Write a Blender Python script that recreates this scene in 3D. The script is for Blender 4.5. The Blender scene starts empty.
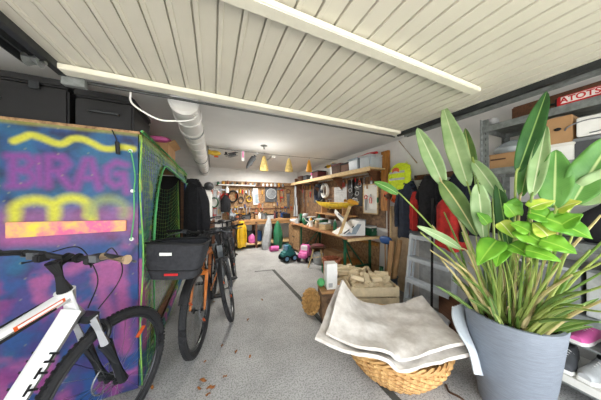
import bpy, bmesh, math, random
from mathutils import Vector, Matrix, Euler, noise
R = random.Random(7)
V = Vector
SC = bpy.context.scene
COL = SC.collection
# ---------------------------------------------------------------- camera, sky, exposure
CAM_H, FOC, YAW = 1.4, 198.0, math.radians(23.8)
cd = bpy.data.cameras.new('camera'); cam = bpy.data.objects.new('camera', cd); COL.objects.link(cam)
cd.sensor_width = 36; cd.lens = FOC / 601 * 36; cd.clip_start = 0.02
cam.location = (0, 0, CAM_H); cam.rotation_euler = (math.pi / 2, 0, -YAW)
SC.camera = cam
W = bpy.data.worlds.new('overcast_sky'); SC.world = W; W.use_nodes = True
bg = W.node_tree.nodes['Background']; bg.inputs[0].default_value = (0.90, 0.945, 1.0, 1); bg.inputs[1].default_value = 4.2
sd = bpy.data.lights.new('sun', 'SUN'); sun = bpy.data.objects.new('sun', sd); COL.objects.link(sun)
sd.energy = 32; sd.angle = 0.05; sd.color = (1, 0.97, 0.93); sun.rotation_euler = (math.radians(-32), 0, math.radians(-12))
ad = bpy.data.lights.new('added_fill_strip', 'AREA'); al = bpy.data.objects.new('added_fill_strip', ad); COL.objects.link(al)  # added fill light that brightens the interior, no lit lamp known there
ad.shape = 'RECTANGLE'; ad.size = 0.12; ad.size_y = 1.4; ad.energy = 65; ad.color = (1, 0.97, 0.92); al.location = (1.25, 4.95, 2.30)
pd = bpy.data.lights.new('added_fill_point', 'POINT'); pl_ = bpy.data.objects.new('added_fill_point', pd); COL.objects.link(pl_)  # added point fill for the interior, hangs free with no bulb modelled
pd.energy = 9; pd.shadow_soft_size = .12; pd.color = (1, .96, .9); pl_.location = (.82, 3.45, 1.85)
SC.view_settings.view_transform = 'Standard'; SC.view_settings.look = 'None'; SC.view_settings.gamma = 1
SC.view_settings.use_curve_mapping = False; SC.view_settings.exposure = 0.58

# measuring helpers: a viewing ray of the survey photo met with a known plane gives a place in the room
cY, sY = math.cos(YAW), math.sin(YAW)
def at(px, py, d):
    xc = (px - 300.5) / FOC * d
    return V((xc * cY + d * sY, -xc * sY + d * cY, CAM_H + (200 - py) / FOC * d))
def wx(px, py, X):
    k = (px - 300.5) / FOC; y = X * (cY - sY * k) / (sY + cY * k); d = X * sY + y * cY
    return V((X, y, CAM_H + (200 - py) / FOC * d))
def wy(px, py, Y):
    k = (px - 300.5) / FOC; x = Y * (sY + cY * k) / (cY - sY * k); d = x * sY + Y * cY
    return V((x, Y, CAM_H + (200 - py) / FOC * d))
def wz(px, py, Z=0.0):
    d = (CAM_H - Z) * FOC / (py - 200); p = at(px, py, d); p.z = Z; return p

# ---------------------------------------------------------------- materials
MATS = {}
def lin(c):
    if isinstance(c, str): c = [int(c[i:i + 2], 16) / 255 for i in (0, 2, 4)]
    return tuple(((x + .055) / 1.055) ** 2.4 if x > .04045 else x / 12.92 for x in c)
def M(name, c='808080', rough=.6, metal=0, var=.18, scale=12, bump=.15, c2=None, stretch=(1, 1, 1), emit=None, alpha=1, trans=0):
    if name in MATS: return MATS[name]
    m = bpy.data.materials.new(name); MATS[name] = m; m.use_nodes = True
    n, l = m.node_tree.nodes, m.node_tree.links; b = n['Principled BSDF']
    col = lin(c); c2 = lin(c2) if c2 else tuple(x * (1 - var * 1.6) for x in col)
    tc = n.new('ShaderNodeTexCoord'); mp = n.new('ShaderNodeMapping'); mp.inputs['Scale'].default_value = stretch
    l.new(tc.outputs['Object'], mp.inputs[0])
    t = n.new('ShaderNodeTexNoise'); t.inputs['Scale'].default_value = scale; t.inputs['Detail'].default_value = 5; t.inputs['Roughness'].default_value = .65
    l.new(mp.outputs[0], t.inputs[0])
    r = n.new('ShaderNodeValToRGB'); r.color_ramp.elements[0].position = .35; r.color_ramp.elements[1].position = .62
    r.color_ramp.elements[0].color = (*c2, 1); r.color_ramp.elements[1].color = (*col, 1)
    l.new(t.outputs[0], r.inputs[0]); l.new(r.outputs[0], b.inputs['Base Color'])
    b.inputs['Roughness'].default_value = rough; b.inputs['Metallic'].default_value = metal
    if bump:
        bp = n.new('ShaderNodeBump'); bp.inputs['Strength'].default_value = bump; bp.inputs['Distance'].default_value = .01
        l.new(t.outputs[0], bp.inputs['Height']); l.new(bp.outputs[0], b.inputs['Normal'])
    if alpha < 1: b.inputs['Alpha'].default_value = alpha
    if trans: b.inputs['Transmission Weight'].default_value = trans
    return m
M('black', '0d0d0f', .6, var=.3); M('rubber', '1b1b1d', .8, var=.3, scale=40); M('black_fabric', '1c1c20', .95, var=.4, scale=30, bump=.4)
M('navy', '222a3a', .9, var=.3, scale=20, bump=.3); M('red_cloth', 'b8261f', .85, var=.3); M('white', 'e8e7e2', .45, var=.05); M('paper', 'dcdad2', .8, var=.06)
M('steel', '9a9da0', .35, .8, var=.15); M('aluminium', 'cdd3d8', .4, .15, var=.15, scale=6); M('dark_steel', '3c3f41', .5, .5, var=.3)
M('chrome', 'cfd0d2', .3, .35, var=.03, bump=0); M('galvanised', '8f9492', .5, .4, var=.25, scale=18)
M('wood', 'b98a58', .6, scale=5, stretch=(1, 8, 8), var=.25); M('wood_dark', '6a432a', .6, scale=6, stretch=(1, 6, 6), var=.3)
M('wood_light', 'd9bc8a', .65, scale=8, stretch=(2, 2, 8), var=.18); M('wood_scrap', 'dcc9a4', .7, scale=9, var=.15); M('plank_orange', 'b77a34', .6, scale=6, stretch=(5, 5, 1), var=.3)
M('osb', 'a5825a', .7, scale=22, c2='6d4f33'); M('board_brown', '84664a', .75, scale=14, c2='4c3828'); M('cardboard', 'b58d62', .85, var=.12, scale=4, bump=.05)
M('cream', 'd0ccbc', .5, var=.04, scale=3, bump=.05); M('beam_cream', 'dcd9c8', .45, var=.05); M('wall', 'dcdad6', .85, var=.07, scale=2.5, bump=.1)
M('ceiling', 'e0e0de', .9, var=.05, scale=1.5, bump=.05); M('duct', 'd9d8d4', .5, var=.08, scale=4)
M('green_metal', '1d5a3c', .5, .2, var=.2); M('green', '1f6b45', .6); M('teal', '1f6f6c', .6); M('blue', '24508c', .5); M('light_blue', '6f97b8', .5)
M('yellow', 'e0b321', .5, var=.15); M('mustard', 'c9aa22', .5, var=.2); M('neon', 'cde01c', .7, var=.15, scale=25); M('orange', 'd0561b', .55, var=.2); M('amber', 'd99a2b', .5)
M('red', 'c01f22', .45, var=.1); M('pink', 'd865a5', .5, var=.1); M('maroon', '5f2326', .6); M('grey', '7e8183', .6); M('dark_grey', '4a4c4f', .6); M('light_grey', 'b2b4b4', .6)
M('brown', '5a3d2a', .7, var=.3); M('tan', 'b59c7c', .8); M('carpet', 'd3cdc5', .97, var=.16, scale=9, bump=.6, c2='b7afa5'); M('wicker', 'c79a5c', .7, var=.3, scale=30)
M('pot', '7b828c', .75, var=.12, scale=5, stretch=(3, 3, 40), bump=.35); M('soil', '3a2a1e', .95, var=.4, scale=40, bump=.6)
M('bike_white', 'e4e4e2', .25, var=.03, bump=0); M('bike_black', '202225', .35, var=.1, bump=0); M('bike_orange', 'b9691f', .4, var=.15); M('bike_grey', '5d6266', .35, .3, var=.1)
M('green_net', '3f9a58', .7, var=.25, scale=6, c2='9fc24a'); M('rope', '58b06a', .8); M('plastic_clear', 'c4cdd2', .25, var=.1, scale=6, alpha=.75)
M('leaf_dry', 'a8672a', .8, var=.35); M('green_sticker', '3cae4a', .5); M('screw', 'cfd3d6', .3, .6); M('groove', '4c4d48', .8, var=.3, scale=20)
M('tube_brown', 'a07a50', .8, var=.15); M('yellow_bag', 'dcc077', .7, var=.3, scale=18, bump=.4); M('terracotta', 'a05a3a', .7); M('tray_grey', 'c2c9ce', .4, var=.06); M('grey_blue', '93a3ad', .45)

def leaf_mat(name, c, cm, c2):
    m = bpy.data.materials.new(name); MATS[name] = m; m.use_nodes = True
    n, l = m.node_tree.nodes, m.node_tree.links; b = n['Principled BSDF']; out = n['Material Output']
    uv = n.new('ShaderNodeUVMap'); sx = n.new('ShaderNodeSeparateXYZ'); l.new(uv.outputs[0], sx.inputs[0])
    mth = n.new('ShaderNodeMath'); mth.operation = 'SUBTRACT'; mth.inputs[1].default_value = .5; l.new(sx.outputs[0], mth.inputs[0])
    ab = n.new('ShaderNodeMath'); ab.operation = 'ABSOLUTE'; l.new(mth.outputs[0], ab.inputs[0])
    rib = n.new('ShaderNodeValToRGB'); rib.color_ramp.elements[0].position = .015; rib.color_ramp.elements[1].position = .05
    rib.color_ramp.elements[0].color = (1, 1, 1, 1); rib.color_ramp.elements[1].color = (0, 0, 0, 1); l.new(ab.outputs[0], rib.inputs[0])
    # side veins: run out from the midrib, swept towards the tip
    ad2 = n.new('ShaderNodeMath'); ad2.operation = 'MULTIPLY_ADD'; l.new(ab.outputs[0], ad2.inputs[0]); ad2.inputs[1].default_value = -.35; l.new(sx.outputs[1], ad2.inputs[2])
    ml = n.new('ShaderNodeMath'); ml.operation = 'MULTIPLY'; ml.inputs[1].default_value = 160; l.new(ad2.outputs[0], ml.inputs[0])
    sn = n.new('ShaderNodeMath'); sn.operation = 'SINE'; l.new(ml.outputs[0], sn.inputs[0])
    tc = n.new('ShaderNodeTexCoord'); t = n.new('ShaderNodeTexNoise'); t.inputs['Scale'].default_value = 9; t.inputs['Detail'].default_value = 4; l.new(tc.outputs['Object'], t.inputs[0])
    r = n.new('ShaderNodeValToRGB'); r.color_ramp.elements[0].position = .35; r.color_ramp.elements[1].position = .65
    r.color_ramp.elements[0].color = (*lin(c2), 1); r.color_ramp.elements[1].color = (*lin(c), 1); l.new(t.outputs[0], r.inputs[0])
    mx = n.new('ShaderNodeMix'); mx.data_type = 'RGBA'; l.new(rib.outputs[0], mx.inputs[0]); l.new(r.outputs[0], mx.inputs[6]); mx.inputs[7].default_value = (*lin(cm), 1)
    l.new(mx.outputs[2], b.inputs['Base Color']); b.inputs['Roughness'].default_value = .38
    bp = n.new('ShaderNodeBump'); bp.inputs['Strength'].default_value = .12; bp.inputs['Distance'].default_value = .0015; l.new(sn.outputs[0], bp.inputs['Height']); l.new(bp.outputs[0], b.inputs['Normal'])
    tr = n.new('ShaderNodeBsdfTranslucent'); l.new(mx.outputs[2], tr.inputs[0]); ms = n.new('ShaderNodeMixShader'); ms.inputs[0].default_value = .3
    l.new(b.outputs[0], ms.inputs[1]); l.new(tr.outputs[0], ms.inputs[2]); l.new(ms.outputs[0], out.inputs[0])
leaf_mat('leaf_mid', '6fa650', 'c4d893', '558f40'); leaf_mat('leaf_pale', 'b3cb94', 'dbe6bb', '93b57a'); leaf_mat('leaf_dark', '46783a', '9cbf70', '336331')
leaf_mat('leaf_bright', '86c23a', 'a4d254', '5fa02c'); leaf_mat('leaf_yellow', 'd6dc62', 'eef0b4', '9ccb3c'); leaf_mat('leaf_olive', '7d9a55', 'd9d08a', '5d8040')
leaf_mat('stem_green', 'b3bf6c', 'ccd08c', '8aa54c'); leaf_mat('stem_pale', 'dccf9c', 'e4dcb4', 'bcae70'); leaf_mat('stem_dark', '7f9c4c', 'b4c478', '5f8438')

# ---------------------------------------------------------------- mesh builder
def zrot(a): return Matrix.Rotation(a, 3, 'Z')
def frame(d):
    d = d.normalized(); a = V((0, 0, 1)) if abs(d.z) < .9 else V((1, 0, 0))
    x = d.cross(a).normalized(); return x, x.cross(d).normalized(), d
class MB:
    def __init__(s): s.v = []; s.f = []; s.uv = None; s.mi = []; s.cm = 0
    def add(s, vs, fs):
        o = len(s.v); s.v += [V(p) for p in vs]; s.f += [tuple(i + o for i in f) for f in fs]; s.mi += [s.cm] * len(fs); return s
    def box(s, c, d, rot=None, top=1.0):
        c = V(c); m = rot if rot is not None else Matrix.Identity(3)
        if isinstance(m, (int, float)): m = zrot(m)
        vs = []
        for z in (-.5, .5):
            t = top if z > 0 else 1
            for x, y in ((-.5, -.5), (.5, -.5), (.5, .5), (-.5, .5)): vs.append(c + m @ V((x * d[0] * t, y * d[1] * t, z * d[2])))
        return s.add(vs, [(3, 2, 1, 0), (4, 5, 6, 7), (0, 1, 5, 4), (1, 2, 6, 5), (2, 3, 7, 6), (3, 0, 4, 7)])
    def bar(s, a, b, w, h=None, up=(0, 0, 1)):
        a, b = V(a), V(b); h = h or w; d = (b - a).normalized(); up = V(up)
        if abs(d.dot(up)) > .98: up = V((1, 0, 0))
        x = d.cross(up).normalized(); z = x.cross(d); m = Matrix((x, d, z)).transposed()
        return s.box((a + b) / 2, (w, (b - a).length, h), m)
    def tube(s, pts, r, n=8, closed=False, cap=True, sq=1.0):
        pts = [V(p) for p in pts]; k = len(pts); rs = r if isinstance(r, (list, tuple)) else [r] * k; vs = []; fs = []
        px = None
        for i, p in enumerate(pts):
            d = (pts[(i + 1) % k] - pts[i - 1]) if (closed or 0 < i < k - 1) else (pts[1] - pts[0] if i == 0 else pts[-1] - pts[-2])
            d = d.normalized() if d.length > 1e-9 else V((0, 0, 1))
            if px is None: x, y, _ = frame(d)
            else:
                x = px - d * px.dot(d)
                x = x.normalized() if x.length > 1e-6 else frame(d)[0]
                y = d.cross(x)
            px = x
            for j in range(n):
                a = 2 * math.pi * j / n; vs.append(p + x * math.cos(a) * rs[i] + y * math.sin(a) * rs[i] * sq)
        for i in range(k if closed else k - 1):
            for j in range(n):
                a, b = i * n + j, i * n + (j + 1) % n; c, e = ((i + 1) % k) * n + (j + 1) % n, ((i + 1) % k) * n + j
                fs.append((a, b, c, e))
        if not closed and cap: fs += [tuple(range(n))[::-1], tuple(range((k - 1) * n, k * n))]
        return s.add(vs, fs)
    def cyl(s, a, b, r, r2=None, n=16): return s.tube([a, b], [r, r if r2 is None else r2], n)
    def lathe(s, prof, c=(0, 0, 0), n=24, m=None, a0=0):
        c = V(c); vs = []; fs = []; k = len(prof)
        for r, z in prof:
            for j in range(n):
                a = a0 + 2 * math.pi * j / n; p = V((r * math.cos(a), r * math.sin(a), z)); vs.append(c + (m @ p if m else p))
        for i in range(k - 1):
            for j in range(n): fs.append((i * n + j, i * n + (j + 1) % n, (i + 1) * n + (j + 1) % n, (i + 1) * n + j))
        if prof[0][0] > 1e-5: fs.append(tuple(range(n))[::-1])
        if prof[-1][0] > 1e-5: fs.append(tuple(range((k - 1) * n, k * n)))
        return s.add(vs, fs)
    def ball(s, c, r, n=14, m=None, sup=1.0):
        r = (r, r, r) if isinstance(r, (int, float)) else r; c = V(c); vs = []; fs = []; h = n // 2
        sp = lambda t: math.copysign(abs(t) ** sup, t)
        for i in range(h + 1):
            t = math.pi * i / h
            for j in range(n):
                a = 2 * math.pi * j / n; p = V((r[0] * sp(math.sin(t)) * sp(math.cos(a)), r[1] * sp(math.sin(t)) * sp(math.sin(a)), -r[2] * sp(math.cos(t)))); vs.append(c + (m @ p if m else p))
        for i in range(h):
            for j in range(n): fs.append((i * n + j, i * n + (j + 1) % n, (i + 1) * n + (j + 1) % n, (i + 1) * n + j))
        return s.add(vs, fs)
    def prism(s, pts, t, m=None, c=(0, 0, 0)):      # outline in local x,z; thickness t along y
        c = V(c); k = len(pts); vs = []
        for y in (-t / 2, t / 2):
            for x, z in pts: p = V((x, y, z)); vs.append(c + (m @ p if m else p))
        return s.add(vs, [tuple(range(k)), tuple(range(2 * k - 1, k - 1, -1))] + [(i, i + k, (i + 1) % k + k, (i + 1) % k) for i in range(k)])
    def sheet(s, g, t=.004):                          # grid of points with thickness
        a, b = len(g), len(g[0]); P = [[V(p) for p in r] for r in g]; top = []; bot = []
        for i in range(a):
            for j in range(b):
                du = P[min(i + 1, a - 1)][j] - P[max(i - 1, 0)][j]; dv = P[i][min(j + 1, b - 1)] - P[i][max(j - 1, 0)]
                nn = du.cross(dv); nn = nn.normalized() if nn.length > 1e-9 else V((0, 0, 1)); top.append(P[i][j] + nn * t / 2); bot.append(P[i][j] - nn * t / 2)
        N = a * b; fs = []
        for i in range(a - 1):
            for j in range(b - 1):
                q = (i * b + j, (i + 1) * b + j, (i + 1) * b + j + 1, i * b + j + 1); fs.append(q); fs.append(tuple(x + N for x in q[::-1]))
        rim = [i * b for i in range(a)] + [(a - 1) * b + j for j in range(1, b)] + [i * b + b - 1 for i in range(a - 2, -1, -1)] + [j for j in range(b - 2, 0, -1)]
        for i in range(len(rim)): p, q = rim[i], rim[(i + 1) % len(rim)]; fs.append((q, p, p + N, q + N))
        return s.add(top + bot, fs)
    def tf(s, m): s.v = [m @ p for p in s.v]; return s
def mesh_of(name, mb, mats, bev=0):
    me = bpy.data.meshes.new(name); me.from_pydata([tuple(p) for p in mb.v], [], mb.f)
    for m in (mats if isinstance(mats, (list, tuple)) else [mats]): me.materials.append(MATS[m] if isinstance(m, str) else m)
    if any(mb.mi): me.polygons.foreach_set('material_index', mb.mi)
    bm = bmesh.new(); bm.from_mesh(me)
    if not mb.uv: bmesh.ops.recalc_face_normals(bm, faces=bm.faces)
    if bev:
        es = [e for e in bm.edges if len(e.link_faces) == 2 and e.calc_face_angle(0) > .7]
        bmesh.ops.bevel(bm, geom=es, offset=bev, segments=2, affect='EDGES', clamp_overlap=True)
    bm.to_mesh(me); bm.free()
    me.polygons.foreach_set('use_smooth', [True] * len(me.polygons)); me.set_sharp_from_angle(angle=.6)
    return me
def tag(o, label=None, cat=None, group=None, kind=None):
    if label: o['label'] = label
    if cat: o['category'] = cat
    if group: o['group'] = group
    if kind: o['kind'] = kind
    return o
MW = {}
def thing(name, label, cat, loc=(0, 0, 0), rz=0, group=None, rx=0, ry=0):
    o = bpy.data.objects.new(name, None); COL.objects.link(o); o.empty_display_size = .1
    o.location = loc; o.rotation_euler = (rx, ry, rz); MW[o] = Matrix.Translation(V(loc)) @ Euler((rx, ry, rz)).to_matrix().to_4x4()
    return tag(o, label, cat, group)
def P(name, mb, mat, parent=None, world=False, bev=0, label=None):
    if world and parent: mb.tf(MW[parent].inverted())
    o = bpy.data.objects.new(name, mesh_of(name, mb, mat, bev)); COL.objects.link(o)
    if parent: o.parent = parent; MW[o] = MW.get(parent, Matrix.Identity(4))
    if label: o['label'] = label
    return o
def solo(name, mb, mat, label, cat, group=None, bev=0, loc=(0, 0, 0), rz=0, kind=None, rx=0, ry=0):
    o = P(name, mb, mat, bev=bev); o.location = loc; o.rotation_euler = (rx, ry, rz); MW[o] = Matrix.Translation(V(loc)) @ Euler((rx, ry, rz)).to_matrix().to_4x4()
    return tag(o, label, cat, group, kind)
def struct(name, mb, mat, bev=0, parent=None, label=None):
    o = P(name, mb, mat, parent, bev=bev)
    if not parent: o['kind'] = 'structure'
    if label: o['label'] = label
    return o
def bez(pts, n=12):                                   # Catmull-Rom through points
    pts = [V(p) for p in pts]; q = [pts[0] * 2 - pts[1]] + pts + [pts[-1] * 2 - pts[-2]]; out = []
    for i in range(len(pts) - 1):
        a, b, c, d = q[i:i + 4]
        for k in range(n): t = k / n; out.append(.5 * ((2 * b) + (c - a) * t + (2 * a - 5 * b + 4 * c - d) * t * t + (3 * b - a - 3 * c + d) * t ** 3))
    return out + [pts[-1]]
def text_mb(s, size, m, extr=.001, tf=None):
    cu = bpy.data.curves.new('txt', 'FONT'); cu.body = s; cu.size = size; cu.extrude = extr; cu.offset = size * .02; cu.align_x = 'CENTER'; cu.align_y = 'CENTER'
    ob = bpy.data.objects.new('txt', cu); me = bpy.data.meshes.new_from_object(ob); mb = MB()
    mb.add([v.co.copy() for v in me.vertices], [tuple(p.vertices) for p in me.polygons])
    bpy.data.objects.remove(ob); bpy.data.curves.remove(cu); bpy.data.meshes.remove(me)
    return mb.tf(m)
# ================================================================ SETTING
XL, XR, YB, YF, H = -1.78, 2.70, 6.40, -0.75, 2.36
# concrete floor with speckle and stains
fm = bpy.data.materials.new('concrete'); fm.use_nodes = True; MATS['concrete'] = fm
n, l = fm.node_tree.nodes, fm.node_tree.links; b = n['Principled BSDF']; tc = n.new('ShaderNodeTexCoord')
t1 = n.new('ShaderNodeTexNoise'); t1.inputs['Scale'].default_value = 1.6; t1.inputs['Detail'].default_value = 8; t1.inputs['Roughness'].default_value = .7
t2 = n.new('ShaderNodeTexNoise'); t2.inputs['Scale'].default_value = 90; t2.inputs['Detail'].default_value = 3
t3 = n.new('ShaderNodeTexVoronoi'); t3.inputs['Scale'].default_value = 70
for t in (t1, t2, t3): l.new(tc.outputs['Object'], t.inputs[0])
r1 = n.new('ShaderNodeValToRGB'); e = r1.color_ramp.elements; e[0].position = .33; e[1].position = .62; e[0].color = (*lin('93928f'), 1); e[1].color = (*lin('b0afac'), 1); l.new(t1.outputs[0], r1.inputs[0])
r2 = n.new('ShaderNodeValToRGB'); e = r2.color_ramp.elements; e[0].position = .35; e[1].position = .55; e[0].color = (.36, .355, .35, 1); e[1].color = (1, 1, 1, 1); l.new(t2.outputs[0], r2.inputs[0])
mx = n.new('ShaderNodeMix'); mx.data_type = 'RGBA'; mx.blend_type = 'MULTIPLY'; mx.inputs[0].default_value = .75; l.new(r1.outputs[0], mx.inputs[6]); l.new(r2.outputs[0], mx.inputs[7])
r3 = n.new('ShaderNodeValToRGB'); e = r3.color_ramp.elements; e[0].position = .05; e[1].position = .16; e[0].color = (.4, .4, .4, 1); e[1].color = (1, 1, 1, 1); l.new(t3.outputs[0], r3.inputs[0])
mx2 = n.new('ShaderNodeMix'); mx2.data_type = 'RGBA'; mx2.blend_type = 'MULTIPLY'; mx2.inputs[0].default_value = .35; l.new(mx.outputs[2], mx2.inputs[6]); l.new(r3.outputs[0], mx2.inputs[7])
l.new(mx2.outputs[2], b.inputs['Base Color']); b.inputs['Roughness'].default_value = .8
bp = n.new('ShaderNodeBump'); bp.inputs['Strength'].default_value = .3; bp.inputs['Distance'].default_value = .004; l.new(t2.outputs[0], bp.inputs['Height']); l.new(bp.outputs[0], b.inputs['Normal'])
struct('floor', MB().box(((XL + XR) / 2, (YF + YB) / 2, -.05), (XR - XL + .4, YB - YF + .2, .1)), 'concrete')
M('paving', 'a8a49c', .9, var=.15, scale=3)
struct('ground_outside', MB().box((0, YF - 10.1, -.06), (30, 20, .1)), 'paving')
struct('ceiling', MB().box(((XL + XR) / 2, (YF + YB) / 2, H + .08), (XR - XL + .4, YB - YF + .2, .16)), 'ceiling')
struct('wall_left', MB().box((XL - .1, (YF + YB) / 2, H / 2), (.2, YB - YF + .2, H + .1)), 'wall')
struct('wall_right', MB().box((XR + .1, (YF + YB) / 2, H / 2), (.2, YB - YF + .2, H + .1)), 'wall')
struct('wall_back', MB().box(((XL + XR) / 2, YB + .1, H / 2), (XR - XL + .4, .2, H + .1)), 'wall')
# drain channel in the floor with its cross joint
g = MB(); a, c = V((1.10, 3.85, .002)), V((1.215, -.6, .002)); g.bar(a, c, .055, .006); struct('trim_1', g, 'groove', label='dark drain channel running along the floor')
g = MB(); g.bar((1.10, 3.85, .002), (.74, 3.9, .002), .02, .006); struct('trim_2', g, 'groove', label='thin dark joint crossing the floor to the drain channel')
# ------------------------------------------------ up-and-over door, open under the ceiling
DZ, DL, DR, DF, DB = 2.125, -.77, 1.86, -.65, 1.56
d1 = bpy.data.objects.new('door_1', None); COL.objects.link(d1); d1['kind'] = 'structure'; MW[d1] = Matrix.Identity(4)
p = MB(); xs = []; x = DL
while x < DR - .05:
    xs += [(x, 0), (x + .062, 0), (x + .0625, .014), (x + .0695, .014), (x + .070, -.005), (x + .0865, -.005), (x + .09, 0)]; x += .09
vs = []; 
for (xx, zz) in xs: vs += [(xx, DF, DZ + zz + .012), (xx, DB, DZ + zz + .012)]
k = len(vs); p.add(vs + [(v[0], v[1], DZ + .034) for v in vs], [(2 * i, 2 * i + 1, 2 * i + 3, 2 * i + 2) for i in range(len(xs) - 1)] + [(k + 2 * i, k + 2 * i + 2, k + 2 * i + 3, k + 2 * i + 1) for i in range(len(xs) - 1)])
P('door_panel', p, 'cream', d1)
P('crossbeam', MB().box((.48, .725, DZ - .01), (2.2, .055, .03)), 'beam_cream', d1, bev=.004)
P('crossbeam', MB().box(((DL + DR) / 2 - .02, DB - .045, DZ - .01), (DR - DL - .06, .075, .03)), 'beam_cream', d1, bev=.004)
P('crossbeam', MB().box(((DL + DR) / 2, DF + .04, DZ - .015), (DR - DL, .07, .06)), 'beam_cream', d1, bev=.004)
P('side_rail', MB().box((DL - .005, (DF + DB) / 2, DZ - .005), (.035, DB - DF, .045)), 'dark_steel', d1, bev=.003)
P('side_rail', MB().box((DR - .005, (DF + DB) / 2, DZ - .005), (.03, DB - DF, .05)), 'dark_steel', d1, bev=.003)
P('latch_rod', MB().tube([(DL + .02, DB + .045, DZ - .02), (DR, DB + .045, DZ - .02)], .008), 'galvanised', d1)
P('latch_rod', MB().tube([(DL + .02, DB + .085, DZ - .005), (DR, DB + .075, DZ - .005)], .010), 'dark_steel', d1)
P('hinge_plate', MB().box((DL + .03, DB + .03, DZ - .04), (.1, .04, .05)), 'galvanised', d1, bev=.003)
P('roller', MB().cyl((DL - .07, DB - .13, DZ - .035), (DL - .02, DB - .13, DZ - .035), .03).cyl((DL - .08, DB - .13, DZ - .035), (DL + .0, DB - .13, DZ - .035), .010), 'galvanised', d1)
def rail(name, pts, w=.035, h=.05, m='dark_steel'):
    g = MB()
    for q in range(len(pts) - 1): g.bar(pts[q], pts[q + 1], w, h)
    return g
t = thing('door_track', 'dark steel door track running under the ceiling at the left', 'door track', (DL - .1, 0, 2.12))
tr = MB(); tr.box((0, .38, .035), (.05, 2.25, .012)).box((.02, .38, .015), (.01, 2.25, .04)).box((-.022, .38, .01), (.006, 2.25, .05)); P('rail', tr, 'dark_steel', t)
P('arm', MB().bar((-.07, -.5, -.03), (-.03, 1.35, -.03), .03, .02), 'dark_steel', t); P('hanger', MB().box((0, 1.45, .14), (.04, .02, .22)), 'galvanised', t); P('hanger', MB().box((0, -.5, .14), (.04, .02, .22)), 'galvanised', t)
P('spring', MB().tube([(-.11 + .016 * math.cos(a * .9), -.5 + a * .004, -.0 + .016 * math.sin(a * .9)) for a in range(0, 380)], .004, n=4), 'dark_steel', t)
t = thing('door_track', 'grey steel door track running under the ceiling above the storage rack', 'door track', (DR + .07, 0, 2.1))
tr = MB(); tr.box((0, .42, .03), (.05, 2.2, .012)).box((-.022, .42, .01), (.006, 2.2, .04)).box((.022, .42, .01), (.006, 2.2, .04)); P('rail', tr, 'galvanised', t)
P('hanger', MB().box((0, 1.5, .14), (.04, .02, .22)), 'galvanised', t); P('hanger', MB().box((0, .3, .14), (.04, .02, .22)), 'galvanised', t)
solo('door_cable', MB().tube(bez([(-.50, DB + .09, 2.12), (-.49, 1.66, 2.04), (-.36, 1.68, 1.97), (-.25, 1.7, 1.98), (-.16, 1.75, 2.02), (-.12, 1.8, 2.08), (-.16, 1.9, 2.12), (-.2, 1.9, 2.21)]), .006), 'white', 'white cable hanging in a loop below the open door edge', 'cable')
# ------------------------------------------------ ventilation duct
t = thing('ventilation_duct', 'white round ventilation duct running under the ceiling to the back wall', 'duct', (-.22, 1.85, 2.21))
g = MB(); pr = [(.03, 0.0), (.09, 0.0), (.112, .02)]
y = .02
while y < 4.3: pr += [(.112, y + .27), (.121, y + .28), (.121, y + .30), (.112, y + .31)]; y += .33
pr += [(.112, 4.5)]
P('pipe', g.lathe([(r_, z_) for r_, z_ in pr], n=28, m=Matrix.Rotation(-math.pi / 2, 3, 'X')), 'duct', t)
for q in (.7, 2.4, 3.9): P('bracket', MB().lathe([(.114, 0), (.124, 0), (.124, .02), (.114, .02)], (0, q, 0), m=Matrix.Rotation(-math.pi / 2, 3, 'X')).box((0, q + .01, .135), (.02, .02, .03)), 'galvanised', t)

# ================================================================ PAINTED BOX ON THE LEFT
BX0, BX1, BY0, BY1, BH = XL + .02, -.505, 1.81, 4.55, 1.885
def seg(p, a, b):
    ax, ay = a; bx, by = b; dx, dy = bx - ax, by - ay; L = dx * dx + dy * dy or 1e-9
    q = max(0, min(1, ((p[0] - ax) * dx + (p[1] - ay) * dy) / L)); return math.hypot(p[0] - ax - q * dx, p[1] - ay - q * dy)
def P2(x, y): q = wy(x, y, BY0); return (q.x, q.z)
def PL(*pts): return [P2(*q) for q in pts]
def WAVE(*pts): return [(q.x, q.z) for q in bez([wy(*p_, BY0) for p_ in pts], 5)]
def arc(cx, cy, rx, ry, a0, a1, n=12): return PL(*[(cx + rx * math.cos(math.radians(a0 + (a1 - a0) * i / n)), cy - ry * math.sin(math.radians(a0 + (a1 - a0) * i / n))) for i in range(n + 1)])
YW = [WAVE((14, 141), (22, 138), (31, 135), (42, 138), (52, 142), (62, 144), (72, 139), (82, 139), (92, 143), (102, 148), (112, 149), (122, 147), (133, 149))]
PU = [PL((13, 156), (13, 185)), PL((8, 156), (26, 156), (33, 162), (27, 169), (14, 170)), PL((14, 170), (30, 172), (35, 179), (27, 185), (9, 186)),      # B
      PL((48, 186), (48, 157), (62, 157), (68, 164), (61, 171), (49, 171)), PL((57, 171), (70, 187)),                                           # R
      PL((76, 188), (86, 160), (91, 160), (99, 188)), PL((79, 178), (97, 178)),                                                                   # A
      PL((126, 165), (116, 162), (107, 168), (107, 180), (115, 186), (124, 183)), PL((124, 183), (124, 174), (116, 174)), PL((124, 175), (127, 192)), PL((38, 158), (40, 184))]  # G
YB_ = [arc(35, 211, 21, 11, -10, 200), arc(72, 210, 18, 12, -25, 205), PL((16, 212), (14, 221)), PL((53, 203), (54, 220)), PL((88, 205), (92, 219))]
YG = [arc(108, 211, 17, 12, -20, 190)]
PT = [PL((100, 280), (104, 300), (112, 318)), PL((70, 270), (85, 262), (100, 264)), PL((60, 330), (75, 310)), PL((10, 240), (60, 238)), PL((118, 262), (122, 300), (126, 350)), PL((112, 190), (128, 215))]
def dist(p, ls): return min(seg(p, s_[i], s_[i + 1]) for s_ in ls for i in range(len(s_) - 1))
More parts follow.
